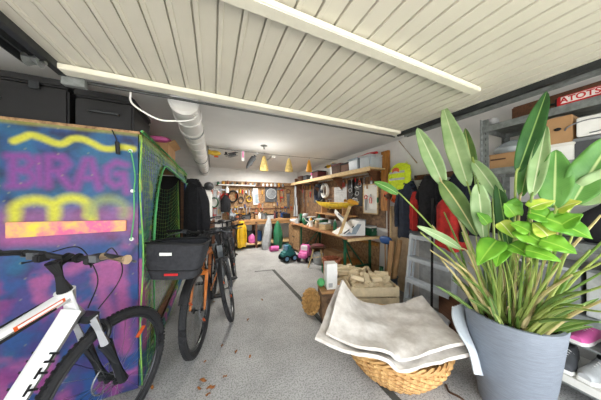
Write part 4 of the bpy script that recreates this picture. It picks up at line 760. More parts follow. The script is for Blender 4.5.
poster(314, 325, 189, 203, 'dark_grey', 'dark grey panel behind the cable coils on the right wall', lambda w, h: MB().box((0, .008, h * .2), (w * .6, .003, .05)), 'paper', name='wall_panel', cat='panel')
t = thing('colored_board', 'tall orange-brown plank fixed upright at the near end of the tool wall', 'plank', (XR - .05, 2.47, 1.22)); t.name = 'upright_plank'
P('plank', MB().box((0, 0, .5), (.05, .15, 1.0)), 'plank_orange', t, bev=.004); [P('nail', MB().cyl((-.035, 0, z_), (-.02, 0, z_), .006), 'dark_steel', t) for z_ in (.1, .5, .9)]
# orange tools (gloves, saws) hanging
for px_, py_, lb, s_ in ((366, 196, 'small red-handled pruning saw on the pale hanging panel', .6), (371, 194, 'red-handled garden shears on the pale hanging panel', .9)):
    q = rw(px_, py_, .06); small('pliers' if s_ > .7 else 'hand_saw', lb, (XR - .05, q.y, q.z), RR, s_, 'red', 'steel', name='garden_shears' if s_ > .7 else 'pruning_saw', cat='garden tool')
def glove(px_, py_, lb, c_, rz):
    q = rw(px_, py_, .05); t = thing('work_glove', lb, 'glove', (XR - .04, q.y, q.z), RR, None, 0, rz)
    P('cuff', MB().tube([(0, .03, 0), (0, .03, -.06)], [.05, .042], 12, sq=.5), 'black', t); g = MB().ball((0, .03, -.11), (.055, .03, .07), sup=.8)
    for k_, (dx, L) in enumerate(((-.036, .06), (-.012, .075), (.012, .07), (.036, .055))): g.tube([(dx, .03, -.14), (dx * 1.15, .035, -.16 - L * .6), (dx * 1.1, .045, -.16 - L)], [.013, .013, .009], 8)
    g.tube([(.045, .03, -.09), (.075, .035, -.12), (.08, .045, -.15)], [.014, .013, .009], 8); P('hand', g, c_, t)
glove(388, 187, 'orange work glove hanging under the neon yellow vest, left one', 'orange', .15); glove(396.5, 188, 'orange work glove hanging under the neon yellow vest, middle one', 'orange', -.1); glove(404, 187, 'dark orange work glove hanging rightmost under the neon yellow vest', 'terracotta', .1)
coat('safety_vest', 'neon yellow safety vest hanging beside the orange-brown plank', (XR - .015, 2.09, 1.93), .30, .36, 'neon', RR, depth=.22, seed=2, cat='vest', mat2='neon')
q = at(411, 158, 2.5); solo('garden_cane', MB().tube([wx(399, 141, XR - .1), wx(417, 163, XR - .14)], .008, 6), 'tan', 'thin pale cane leaning above the navy jacket', 'cane')

# ---- long folding table
t = thing('folding_table', 'long folding beer table with a wooden top and green metal legs', 'table', (2.30, 3.88, 0))
TX0, TX1, TY0, TY1, TZ = 1.95, 2.62, 2.58, 5.20, .78
M('table_wood', 'a9764c', .55, scale=4, stretch=(6, 1, 6), var=.3)
P('tabletop', MB().box((-.015, 0, TZ - .0125), (TX1 - TX0, TY1 - TY0, .025)), 'table_wood', t, bev=.003); P('edge_strip', MB().box((-.015, -1.312, TZ - .02), (TX1 - TX0, .02, .045)), 'wood_light', t)
for e_, yl in ((-1, -1.13), (1, .68)):
    for s in (-1, 1): P('leg', MB().bar((s * .27, yl, TZ - .03), (s * .27, yl, .0), .035), 'green_metal', t)
    P('leg_crossbar', MB().bar((-.27, yl, .25), (.27, yl, .25), .03).bar((-.27, yl, TZ - .05), (.27, yl, TZ - .05), .03), 'green_metal', t)
    P('brace', MB().bar((-.12, yl, .27), (-.0, yl - e_ * .5, TZ - .04), .02).bar((.12, yl, .27), (.0, yl - e_ * .5, TZ - .04), .02), 'green_metal', t)
P('under_rail', MB().box((0, 0, TZ - .04), (.05, 2.2, .03)), 'green_metal', t)
# things on the table
zt = TZ + .001
def onT(px, py): q = wz(px, py, zt); return V((min(max(q.x, TX0 + .05), TX1 - .05), min(q.y, 5.1), zt))
# white machine body near the table edge: wedge-shaped with open slot
q = V((2.27, 2.93, zt)); t = thing('white_bench_saw', 'white wedge-shaped machine housing at the near end of the long table', 'machine', q, math.radians(-14)); t.name = 'bench_saw'
P('housing', MB().prism([(-.27, 0), (.2, 0), (.2, .25), (.09, .25), (-.02, .15), (-.27, .02)], .40), 'white', t, bev=.008)
P('side_cover', MB().prism([(-.16, .03), (.02, .03), (.12, .2), (.05, .2)], .012, c=(0, -.208, 0)), 'grey_blue', t, bev=.003); P('slot', MB().bar((-.2, -.216, .05), (-.02, -.216, .17), .008, .02), 'dark_grey', t); P('top_plate', MB().box((.145, 0, .258), (.1, .38, .012)), 'light_grey', t)
# yellow desk lamp shape
q = V((2.00, 2.86, zt)); t = thing('desk_lamp', 'pale wooden desk lamp with a yellow head leaning over the table', 'lamp', q)
a2 = wx(350, 206, 2.0) - q; a3 = wx(350, 202, 2.0) - q
P('base', MB().lathe([(.001, 0), (.07, 0), (.07, .015), (.02, .025)], n=20), 'wood_light', t); P('arm', MB().bar((0, 0, .02), a2, .05, .028), 'wood_light', t, bev=.004)
P('shade', MB().tube([a3 + V((-.03, .09, .02)), a3 + V((0, .0, .01)), a3 + V((.02, -.10, -.015)), a3 + V((.03, -.15, -.03))], [.035, .055, .045, .02], 12, sq=.8), 'amber', t)
# white board leaning behind the machine
a_, b_ = wx(335, 211, 2.2), wx(352, 224, 2.12); t = thing('white_plank', 'white narrow plank leaning diagonally behind the desk lamp', 'plank', (2.15, 3.2, zt)); P('plank', MB().bar(a_ , b_ + V((0, 0, -.12)), .02, .085, up=(0, 0, 1)), 'white', t, world=True, bev=.003); P('label_strip', MB().bar(a_.lerp(b_, .25) + V((-.012, 0, 0)), a_.lerp(b_, .6) + V((-.012, 0, 0)), .004, .03), 'grey', t, world=True)
# yellow kayak-shaped hull on a rack above the table
a_, b_ = wx(316, 206, XR - .25), wx(359, 203, XR - .25); L = a_.y - b_.y; t = thing('model_boat_hull', 'long yellow boat-shaped hull resting above the back of the table', 'boat hull', ((XR - .25), (a_.y + b_.y) / 2, (a_.z + b_.z) / 2), RR); vs = []; fs = []
for i in range(25):
    u = i / 24 * 2 - 1; w = .12 * (1 - abs(u) ** 2.6) + .004; h = .12 * (1 - abs(u) ** 3) + .006; z_ = .05 * u * u
    for j in range(12): a = math.pi * j / 11; vs.append((u * L / 2, math.cos(a) * w, z_ - math.sin(a) * h + .03))
for i in range(24):
    for j in range(11): fs.append((i * 12 + j, i * 12 + j + 1, (i + 1) * 12 + j + 1, (i + 1) * 12 + j))
    fs.append((i * 12 + 11, i * 12, (i + 1) * 12, (i + 1) * 12 + 11))
fs += [tuple(range(12)), tuple(range(24 * 12, 25 * 12))]
P('hull', MB().add(vs, fs), 'mustard', t); P('deck_strip', MB().box((0, 0, .048), (L * .75, .012, .012)), 'yellow', t); P('center_band', MB().box((0, .0, -.01), (.03, .206, .10)), 'dark_grey', t)
for s in (-1, 1): P('stand', MB().box((s * L * .25, 0, -.06 - .06), (.03, .14, .16)), 'wood', t)
t2z = t.location.z
t = thing('table_riser', 'wooden rack standing on the table under the yellow hull', 'rack', (XR - .25, (a_.y + b_.y) / 2, zt), RR)
P('top_board', MB().box((0, 0, t2z - .20 - zt - .011), (L * .8, .24, .022)), 'wood', t); [P('leg', MB().box((s * L * .36, 0, (t2z - .22 - zt) / 2), (.04, .22, t2z - .22 - zt)), 'wood_dark', t) for s in (-1, 1)]
tb_items = [('toy_figure', 2.12, 4.55, 'green', 'green toy figure on the far part of the long table', 1.5), ('tin', 2.1, 4.15, 'paper', 'white tin on the middle of the long table', 1.2), ('jar', 2.12, 3.88, 'tan', 'tan jar on the middle of the long table', 1.6), ('storage_box', 2.15, 3.6, 'wood_light', 'pale wooden box on the long table left of the white plank', 1.0), ('bottle', 2.3, 3.45, 'green', 'green bottle behind the white plank on the table', 1.1), ('tin', 2.05, 4.85, 'light_grey', 'light grey tin near the far end of the long table', 1.2), ('power_drill', 2.25, 4.9, 'green', 'green power drill at the far end of the long table', 1.3), ('bottle', 2.4, 4.3, 'green', 'tall green bottle at the back of the long table', 1.5), ('cable_coil', 2.1, 5.05, 'white', 'white cable coil lying at the far end of the table', 1.2), ('storage_box', 2.35, 4.1, 'green', 'green storage box under the wooden rack on the table', 1.3), ('bottle', 2.2, 4.35, 'amber', 'amber bottle beside the white tin on the table', 1.1), ('storage_box', 2.38, 4.65, 'navy', 'dark blue storage box behind the green toy figure', 1.3)]
for kd, x_, y_, c_, lb, s_ in tb_items:
    kw = dict(rx=math.pi / 2) if kd == 'cable_coil' else {}
    small(kd, lb, (x_, y_, zt + (-.012 if kd == 'cable_coil' else 0)), .4 if kd != 'cable_coil' else 0, s_, c_, 'light_grey' if c_ != 'tan' else 'wood_light', **kw)
solo('white_branch', MB().tube(bez([(-.12, -.1, .02), (-.05, 0, .05), (.02, .05, .10), (.05, .12, .16)], 5), .010, 6).tube(bez([(-.05, 0, .05), (.03, -.05, .07), (.1, -.02, .13)], 5), .008, 6).tube(bez([(0, .04, .09), (-.05, .1, .12), (-.08, .12, .17)], 5), .007, 6), 'white', 'white painted branch lying on the far part of the long table', 'branch', loc=(2.12, 4.4 - .13, zt))
t = thing('equipment_case', 'dark green equipment case on the table right of the white machine', 'case', (2.53, 2.70, zt), .0); P('body', MB().box((0, 0, .05), (.14, .20, .10)), 'green_metal', t, bev=.01); P('lid', MB().box((0, 0, .115), (.145, .205, .03)), 'green_metal', t, bev=.01); P('latch', MB().box((-.04, -.105, .1), (.02, .01, .035)), 'steel', t)
t = thing('book_stack', 'flat grey folder lying on the dark green case', 'folder', (2.53, 2.72, zt + .13)); t.name = 'folder'; P('cover', MB().box((0, 0, .004), (.15, .21, .008)).box((0, 0, .034), (.15, .21, .008)), 'grey', t); P('pages', MB().box((0, 0, .019), (.14, .2, .022)), 'paper', t)
t = thing('monitor_box', 'grey flat case leaning on the wall behind the white machine', 'case', (2.55, 3.1, zt), .0); t.name = 'flat_case'; P('body', MB().box((0, 0, .13), (.08, .5, .26)), 'grey', t, bev=.01); P('handle', MB().tube(bez([(-.03, -.07, .26), (-.03, -.06, .29), (-.03, .06, .29), (-.03, .07, .26)], 4), .008, 6), 'black', t)
# tall pole with a clamp head near the table's right corner
q = V((2.60, 2.36, 0)); t = thing('wooden_pole', 'tall brown wooden pole standing at the near right corner of the table', 'pole', q); P('shaft', MB().tube([(0, 0, 0), (0, 0, 1.42)], .020, 10), 'wood_dark', t); P('head', MB().ball((0, 0, 1.46), (.045, .045, .05)).tube([(-.0, -.07, 1.47), (0, .07, 1.47)], .018, 8), 'brown', t)
t = thing('white_wall_board', 'pale board leaning against the right wall behind the jackets', 'board', (XR - .03, 2.17, 0)); t.name = 'leaning_board'; P('board', MB().box((0, 0, .65), (.02, .40, 1.3), Matrix.Rotation(.015, 3, 'Y')), 'tan', t, bev=.002); P('edge', MB().box((-.014, .2, .65), (.01, .02, 1.3)), 'wood_light', t)

# ---- under and around the table
t = thing('cabinet', 'chipboard cabinet with two panels standing under the far end of the table', 'cabinet', (2.28, 5.05, 0)); P('body', MB().box((.04, 0, .37), (.56, .8, .66)), 'osb', t, bev=.003)
for s in (-1, 1): dq = P('door', MB().box((-.25, s * .2, .38), (.02, .38, .6)), 'osb', t, bev=.003); P('knob', MB().ball((-.27, s * .05, .4), .014), 'dark_steel', dq)
P('front_panel', MB().box((.04, -.41, .37), (.5, .018, .6)), 'osb', t)
def stool():
    q = wz(321, 268, 0); c = V((2.02, 3.70, 0)); t = thing('wooden_stool', 'small round wooden stool with splayed legs beside the table', 'stool', c); P('seat', MB().cyl((0, 0, .42), (0, 0, .455), .17, n=24), 'wood_dark', t, bev=.004); P('cushion', MB().ball((0, 0, .47), (.13, .13, .025)), 'maroon', t)
    for k_ in range(3): a = .6 + k_ * 2.09; P('leg', MB().tube([(.09 * math.cos(a), .09 * math.sin(a), .42), (.21 * math.cos(a), .21 * math.sin(a), 0)], [.02, .014], 10), 'wood_light', t)
    P('stretcher', MB().tube([(.15 * math.cos(.6), .15 * math.sin(.6), .2), (.15 * math.cos(2.69), .15 * math.sin(2.69), .2)], .009), 'wood_light', t)
    return t
st = stool(); st.location = V((1.98, 3.58, 0))
def toycar(name, label, c, rz, m, m2, L=.42):
    t = thing(name, label, 'toy car', c, rz); P('body', MB().prism([(-.5 * L, .1), (-.48 * L, .2), (-.2 * L, .24), (-.12 * L, .38), (.12 * L, .38), (.2 * L, .25), (.45 * L, .22), (.5 * L, .1)], .22), m, t, bev=.025)
    P('seat', MB().box((-.02, 0, .30), (.12, .16, .12)), m2, t, bev=.01); P('steering_wheel', MB().tube([(.09, .06 * math.cos(a), .34 + .06 * math.sin(a)) for a in [2 * math.pi * i / 14 for i in range(14)]], .008, 6, closed=True), 'black', t)
    for x_ in (-.3 * L, .3 * L):
        for s in (-1, 1): w = P('wheel', MB().cyl((x_, s * .09, .085), (x_, s * .135, .085), .085, n=20), 'black', t, bev=.008); P('hubcap', MB().cyl((x_, s * .13, .085), (x_, s * .14, .085), .045, n=16), m2, w)
    return t
q = wz(307, 262, 0); toycar('toy_car', 'pink ride-on toy car with white hubcaps on the floor by the table', (1.94, 4.12, 0), math.radians(40), 'pink', 'white', .38)
q = wz(292, 262, 0); toycar('toy_car', 'smaller teal and blue toy car left of the pink toy car', (1.58, 4.30, 0), math.radians(10), 'teal', 'light_blue', .34)
def wbasket(name, label, loc, r, h, cat='basket', mat='wicker', taper=.85):
    t = thing(name, label, cat, loc); g = MB(); n_ = 32; rows = int(h / .022)
    for j in range(rows + 1):
        u = j / rows; rad = r * (taper + (1 - taper) * u)
        g.tube([(rad * (1 + .03 * math.cos(i * math.pi + j * math.pi)) * math.cos(2 * math.pi * i / n_), rad * (1 + .03 * math.cos(i * math.pi + j * math.pi)) * math.sin(2 * math.pi * i / n_), .012 + u * (h - .02)) for i in range(n_)], .013, 5, closed=True)
    P('weave', g, mat, t); P('bottom', MB().cyl((0, 0, .0), (0, 0, .012), r * taper), mat, t)
    P('rim', MB().tube([(r * math.cos(a), r * math.sin(a), h + .012 * math.sin(a * 16)) for a in [2 * math.pi * i / 64 for i in range(64)]], .020, 6, closed=True), mat, t)
    return t
wbasket('wicker_basket', 'brown wicker basket standing under the table beside its green leg', (1.95, 3.02, 0), .155, .34, mat='terracotta')
sack('plastic_bag', 'green and white bag on the floor under the table behind the basket', 'bag', (1.97, 3.29, 0), .16, .14, .27, 'green', 22, tie='white')
# brown planks & crate stack behind right of the table legs
for i, (x_, y_, z_, sx_, sy_, sz_, rz_, c_, lb) in enumerate([(2.34, 3.02, 0, .36, .34, .26, .1, 'plank_orange', 'orange-brown wooden box under the near right part of the table'), (2.40, 3.50, 0, .38, .5, .34, 0, 'cardboard', 'cardboard box under the middle of the table')]):
    t = thing('wooden_box' if c_ != 'cardboard' else 'cardboard_box', lb, 'box', (x_, y_, z_), rz_); P('body', MB().box((0, 0, sz_ / 2), (sx_, sy_, sz_)), c_, t, bev=.004); P('lid', MB().box((0, 0, sz_ + .0), (sx_ + .012, sy_ + .012, .016)) if c_ != 'cardboard' else MB().box((0, 0, sz_ + .001), (.05, sy_, .002)), c_ if c_ != 'cardboard' else 'tan', t)
# blue brush head on a stick
t = thing('blue_broom', 'blue-headed broom standing upside down right of the table', 'broom', (2.42, 2.25, 0)); P('handle', MB().tube([(0, 0, 0), (.02, .03, .72)], .012, 8), 'wood', t); P('head', MB().ball((.02, .02, .78), (.04, .11, .06), sup=.7), 'blue', t)

# ---- more small hand tools crowding the two tool boards
kinds_ = ('screwdriver', 'pliers', 'wrench', 'paint_brush', 'hammer', 'screwdriver', 'clamp')
cols_ = ('red', 'blue', 'wood', 'yellow', 'black', 'orange', 'wood_light', 'green')
rk = random.Random(5)
def lab(kd, wh): return {'screwdriver': 'screwdriver', 'pliers': 'pair of pliers', 'wrench': 'steel spanner', 'paint_brush': 'paint brush', 'hammer': 'small hammer', 'clamp': 'screw clamp'}[kd] + wh
for i in range(26):
    kd = kinds_[rk.randrange(7)]; px_ = 213 + i * 3.05 + rk.random(); q = bk(px_, 206 + rk.random() * 2)
    if 250 < px_ < 259 or 264 < px_ < 279: continue
    small(kd, lab(kd, ' hanging just above the back workbench'), (q.x, YB - .026, q.z), RB, 1.05, cols_[rk.randrange(8)], 'steel', lab(kd, 's just above the back workbench'))
for i in range(22):
    kd = kinds_[rk.randrange(7)]; px_ = 302 + i * 3.7; 
    if 313 < px_ < 379 and not (325.5 < px_ < 334): continue
    q = rw(px_, 197 + rk.random() * 4); small(kd, lab(kd, ' hanging low on the right wall tool board'), (XR - .024, q.y, q.z), RR, 1.0, cols_[rk.randrange(8)], 'steel', lab(kd, 's low on the right wall tool board'))
for i in range(12):
    y_ = 5.1 - i * .2; kd = ('tin', 'jar', 'bottle')[i % 3]
    small(kd, kd + ' standing at the back of the long table against the wall', (2.57, y_, zt), RR, 1.1 + .2 * rk.random(), cols_[(i * 3) % 8], 'black', kd + 's at the back of the long table') if not (2.85 < y_ < 3.4 or 3.4 < y_ < 4.5) else None
# ================================================================ FOREGROUND: CRATE, WOOD, BASKET AND CARPET
def slatcrate(name, label, loc, rz, w, d, h, m='wood_scrap', rows=3):
    t = thing(name, label, 'crate', loc, rz)
    for k_ in range(rows):
        z_ = h * (k_ + .5) / rows; hh = h / rows * .9
        for s in (-1, 1): P('slat', MB().box((0, s * (d / 2 - .006), z_), (w, .012, hh)), m, t, bev=.002); P('slat', MB().box((s * (w / 2 - .006), 0, z_), (.012, d - .024, hh)), m, t, bev=.002)
    P('bottom', MB().box((0, 0, .008), (w - .024, d - .024, .012)), m, t)
    for sx_ in (-1, 1):
        for sy_ in (-1, 1): P('corner_post', MB().box((sx_ * (w / 2 - .025), sy_ * (d / 2 - .022), h / 2), (.025, .02, h)), m, t)
    return t
cc = wz(369, 303, 0)
CR = V((1.82, 1.95, 0)); CRZ = math.radians(-22)
slatcrate('wooden_crate', 'pale slatted wooden crate full of wood offcuts behind the wicker basket', CR, CRZ, .58, .36, .37)
rr = random.Random(11)
def block(c, s, rot, label, name='wood_offcut', m='wood_scrap', group=None):
    g = MB().box((0, 0, 0), s); o = solo(name, g, m, label, 'wood piece', group, bev=.003, loc=c); o.rotation_euler = rot; return o
for i in range(16):
    u = (i % 4 - 1.5) * .115; v = (i // 4 - 1.5) * .078; c = CR + zrot(CRZ) @ V((u, v, 0)); c.z = .30 + .045 * rr.random() + (.03 if i % 2 else 0)
    block(c, (.10 + .03 * rr.random(), .055, .09), (rr.uniform(-.25, .25), rr.uniform(-.3, .3), rr.uniform(-.5, .5)), 'pale wood offcut lying in the slatted crate', group='wood offcuts in the slatted crate')
for i in range(8):
    u = (i % 4 - 1.5) * .12; v = (i // 4 - .5) * .13; c = CR + zrot(CRZ) @ V((u, v, 0)); c.z = .42 + .02 * rr.random()
    block(c, (.16 * rr.uniform(.6, 1.1), .06, .045), (rr.uniform(-.3, .3), rr.uniform(-.35, .35), rr.uniform(-1, 1)), 'pale wood offcut on top of the heap in the slatted crate', group='top offcuts in the slatted crate')
# second box of boards, left/back
CL = V((1.56, 2.36, 0))
t = thing('wooden_box', 'pale wooden box of boards between the white carton and the crate', 'box', (1.72, 2.42, 0), math.radians(-15)); P('body', MB().box((0, 0, .16), (.44, .32, .32)), 'wood_scrap', t, bev=.004); P('inner_face', MB().box((0, -.165, .18), (.40, .006, .2)), 'wood_light', t)
for i in range(9):
    u = (i % 3 - 1) * .13; v = (i // 3 - 1) * .09; c = V((1.72, 2.42, 0)) + zrot(math.radians(-15)) @ V((u, v, 0)); c.z = .36 + .03 * rr.random()
    block(c, (.17, .07, .05), (rr.uniform(-.2, .2), rr.uniform(-.3, .3), rr.uniform(-.4, .4)), 'pale board end lying on the wooden box by the white carton', group='board ends on the wooden box')
for i, (px_, py_) in enumerate(((350, 262), (360, 264), (372, 268), (380, 262), (345, 268))):
    c = V((1.93 + .06 * i, 2.42 - .02 * i, .325 + .03 * (i % 2))); block(c, (.05, .2, .04), (.2 * math.sin(i), .3 * math.cos(i * 2), .7 + .5 * i), 'small pale stick on the heap beside the bucket', 'wood_stick', group='sticks on the heap beside the bucket')
t = thing('cardboard_box', 'brown open cardboard box under the heap of sticks beside the bucket', 'box', (2.05, 2.40, 0), -.2); P('body', MB().box((0, 0, .15), (.32, .26, .30)), 'cardboard', t, bev=.004); P('flap', MB().box((0, -.17, .29), (.31, .1, .004), Matrix.Rotation(.5, 3, 'X')), 'cardboard', t)
# white carton standing up on a brown box
t = thing('brown_box', 'brown wooden box standing on the floor under the white carton', 'box', (1.30, 2.05, 0), -.3); t.name = 'wooden_box'; P('body', MB().box((0, 0, .16), (.26, .24, .32)), 'board_brown', t, bev=.004); P('lid', MB().box((0, 0, .328), (.27, .25, .016)), 'wood', t)
t = thing('white_carton', 'tall white carton standing on the brown box left of the wood heap', 'carton', (1.31, 2.06, .336), -.25); P('body', MB().box((0, 0, .15), (.13, .12, .30)), 'white', t, bev=.003); P('top_flap', MB().box((0, 0, .302), (.126, .116, .004)), 'paper', t); P('label_patch', MB().box((-.02, -.061, .05), (.05, .003, .05)), 'light_grey', t)
wbasket('wicker_disc', 'round flat wicker tray leaning on the left of the brown box', (0, 0, 0), .135, .05, 'tray', mat='wicker').location = (1.15, 2.2, .135)
dsc = [o for o in bpy.data.objects if o.name.startswith('wicker_disc')][0]; dsc.name = 'wicker_tray'; dsc.rotation_euler = (math.radians(72), 0, math.radians(-75))
solo('green_toy_ball', MB().ball((0, 0, 0), .05), 'rope', 'small green ball beside the white carton', 'ball', loc=(1.215, 2.13, .386))
# big wicker basket under the carpet
BC = V((1.42, 1.25, 0))
def bigbasket():
    t = thing('log_basket', 'large round wicker basket under the folded grey carpets', 'basket', BC); n_ = 56; h = .26; rows = 11; g = MB()
    for j in range(rows + 1):
        u = j / rows; rad = .29 + .12 * math.sin(u * math.pi / 2)
        g.tube([(rad * (1 + .022 * math.cos(i * math.pi + j * math.pi)) * math.cos(2 * math.pi * i / n_), rad * (1 + .022 * math.cos(i * math.pi + j * math.pi)) * math.sin(2 * math.pi * i / n_), .014 + u * (h - .03)) for i in range(n_)], .0125, 5, closed=True)
    P('weave', g, 'wicker_big', t)
    g = MB()
    for i in range(28): a = 2 * math.pi * i / 28; g.tube([((.29 + .12 * math.sin(u * math.pi / 2)) * math.cos(a), (.29 + .12 * math.sin(u * math.pi / 2)) * math.sin(a), .01 + u * (h - .02)) for u in (0, .25, .5, .75, 1)], .008, 5)
    P('stake', g, 'wicker_big', t)
    P('bottom', MB().cyl((0, 0, 0), (0, 0, .014), .28, n=32), 'wicker_big', t)
    g = MB()
    for s in range(3): g.tube([(.415 * math.cos(a) + .012 * math.cos(a) * math.cos(a * 14 + s * 2.09), .415 * math.sin(a) + .012 * math.sin(a) * math.cos(a * 14 + s * 2.09), h + .014 * math.sin(a * 14 + s * 2.09)) for a in [2 * math.pi * i / 112 for i in range(112)]], .011, 5, closed=True)
    P('rim', g, 'wicker_big', t)
    return t
M('wicker_big', 'cfa76a', .65, scale=18, c2='a87843')
bigbasket()
def patch(ctrl, nu=36, nv=36):
    def spl(row, n): 
        o = bez(row, 10); return [o[min(int(round(i * (len(o) - 1) / n)), len(o) - 1)] for i in range(n + 1)]
    rows = [spl(r_, nv) for r_ in ctrl]; cols = [spl([rows[i][j] for i in range(len(rows))], nu) for j in range(nv + 1)]
    return [[cols[j][i] for j in range(nv + 1)] for i in range(nu + 1)]
# control rows run from the back edge (far) to the front edge (near the camera): pixel, depth
def carpet(name, label, ctrl, t_, lift=0, seed=0):
    C_ = [[at(*c) + V((0, 0, lift)) for c in r_] for r_ in ctrl]; g = patch(C_)
    for i, r_ in enumerate(g):
        for j, p in enumerate(r_): p.z += .016 * noise.noise(V((p.x * 7 + seed, p.y * 7, 0))) + .004 * noise.noise(V((p.x * 25, p.y * 25, seed)))
    return solo(name, MB().sheet(g, t_), 'carpet', label, 'carpet')
C1 = [[(342, 280, 1.84), (357, 299, 1.86), (374, 305, 1.88), (400, 304, 1.90), (422, 296, 1.92)],
      [(338, 292, 1.72), (360, 311, 1.72), (384, 318, 1.72), (410, 313, 1.74), (432, 309, 1.77)],
      [(334, 307, 1.58), (361, 322, 1.56), (390, 329, 1.56), (420, 325, 1.57), (444, 323, 1.60)],
      [(330, 323, 1.46), (360, 337, 1.42), (392, 343, 1.40), (428, 337, 1.41), (456, 334, 1.45)],
      [(326, 333, 1.38), (358, 347, 1.32), (388, 352, 1.28), (402, 361, 1.27), (436, 350, 1.28), (468, 343, 1.33)]]
C2 = [[(338, 284, 1.84), (355, 303, 1.86), (374, 309, 1.88), (402, 309, 1.90), (426, 301, 1.92)],
      [(331, 298, 1.70), (358, 316, 1.71), (384, 323, 1.72), (412, 318, 1.74), (436, 313, 1.76)],
      [(325, 313, 1.56), (359, 328, 1.55), (390, 335, 1.55), (422, 331, 1.56), (448, 328, 1.59)],
      [(319, 329, 1.44), (356, 344, 1.41), (391, 351, 1.38), (428, 345, 1.39), (459, 340, 1.43)],
      [(315, 338, 1.36), (352, 351, 1.30), (384, 358, 1.26), (402, 370, 1.24), (434, 361, 1.26), (471, 352, 1.30)]]
carpet('folded_carpet', 'upper grey carpet piece sagging over the large wicker basket', C1, .020)
carpet('folded_carpet', 'lower grey carpet piece under the upper one on the wicker basket', C2, .022, lift=-.012, seed=4)
# bucket with planks
t = thing('bucket', 'dark blue-black bucket holding planks beside the crate', 'bucket', (2.32, 2.13, 0)); g = MB().lathe([(.001, 0), (.11, 0), (.14, .29), (.15, .30), (.135, .30), (.106, .012), (.001, .012)], n=28); M('bucket_dark', '2e3640', .5, var=.2)
P('body', g, 'bucket_dark', t); P('handle', MB().tube(bez([(-.148, 0, .28), (-.12, -.08, .2), (0, -.15, .16), (.12, -.08, .2), (.148, 0, .28)], 6), .005, 6), 'steel', t)
for i, (dx, dy, ex, ey, L, lb, r_) in enumerate(((-.045, -.02, .10, -.02, .80, 'left brown cardboard tube standing in the dark bucket', .036), (.05, -.03, .20, -.08, .82, 'right brown cardboard tube standing in the dark bucket', .036))):
    b0 = V((2.32 + dx, 2.13 + dy, .03)); e_ = V((2.32 + ex * .8, 2.13 + ey, L)); t = thing('cardboard_tube', lb, 'tube', b0); P('wall', MB().lathe([(r_, 0), (r_, (e_ - b0).length), (r_ - .004, (e_ - b0).length), (r_ - .004, .0)], m=(e_ - b0).to_track_quat('Z', 'Y').to_matrix(), n=20), 'tube_brown', t)
small('bottle', 'green plastic bottle standing in the dark bucket', (2.25, 2.17, .014), 0, 2.0, 'green', 'green_metal')
# aluminium step ladder folded, leaning on the wall
def ladder():
    a = V((2.33, 1.55, 0)); t = thing('step_ladder', 'folded aluminium step ladder leaning against the right wall under the jackets', 'ladder', a, RR)
    # local x along wall (+ = farther), y out of wall, z up
    w0, w1, Ht, ln = .29, .25, .98, .08
    pt = lambda x_, z_, off=0: V((x_, -ln * z_ / Ht + off, z_))
    for s in (-1, 1): P('stile', MB().bar(pt(s * w0, 0), pt(s * w1, Ht), .03, .06, up=(0, 1, 0)), 'aluminium', t, bev=.003)
    for s in (-1, 1): P('rear_stile', MB().bar(pt(s * (w0 - .02), 0, -.06), pt(s * (w1 - .02), Ht, -.05), .022, .022), 'aluminium', t, bev=.002)
    for k_ in range(4):
        z_ = .10 + k_ * .28; w = w0 + (w1 - w0) * z_ / Ht; P('step', MB().box(pt(0, z_, .02) , (2 * w - .03, .10, .03)).box(pt(0, z_ - .012, .068), (2 * w - .03, .012, .05)), 'aluminium', t, bev=.003)
    P('top_cap', MB().box(pt(0, Ht, -.02), (2 * w1 + .05, .12, .03)), 'dark_grey', t, bev=.006)
    for s in (-1, 1): P('foot', MB().box(pt(s * w0, .02), (.04, .07, .04)), 'rubber', t, bev=.004)
ladder()
t = thing('leaning_sheet', 'light grey panel standing behind the step ladder', 'panel', (XR - .05, 1.66, .0)); P('board', MB().box((0, 0, .5), (.02, .42, 1.0)), 'light_grey', t, bev=.003); P('edge', MB().box((-.012, 0, 1.0), (.03, .44, .02)), 'grey', t)
solo('black_pole', MB().tube([(2.18, 1.40, 0.0), (2.26, 1.44, 1.42)], .014, 8), 'black', 'thin black pole leaning in front of the step ladder', 'pole')
t = thing('brown_panel', 'brown wooden panel low behind the black pole', 'panel', (2.28, 1.22, 0), math.radians(62)); t.name = 'wooden_sheet'; P('board', MB().box((0, 0, .19), (.52, .02, .38)), 'wood_dark', t, bev=.002); P('edge_strip', MB().box((0, -.012, .37), (.52, .01, .02)), 'plank_orange', t)
# pale ribbed tray standing on edge between the carpets and the pot
t = thing('ribbed_tray', 'pale grey ribbed plastic tray standing on edge between the carpets and the pot', 'tray', (1.66, .92, 0)); g = []
Lp = [(453, 307, 1.52), (453, 318, 1.45), (459, 333, 1.35), (469, 350, 1.28), (475, 374, 1.24)]; Rp = [(463, 303, 1.60), (468, 316, 1.55), (473, 334, 1.47), (479, 354, 1.39), (484, 376, 1.36)]
La, Ra = bez([at(*p_) for p_ in Lp], 6), bez([at(*p_) for p_ in Rp], 6)
for i in range(len(La)): g.append([La[i].lerp(Ra[i], u / 8) + V((.006 * math.sin(u * 3.0), .006 * math.cos(u * 3.0), 0)) for u in range(9)])
P('body', MB().sheet(g, .005), 'tray_grey', t, world=True); P('rim', MB().tube(La, .007, 8), 'tray_grey', t, world=True)

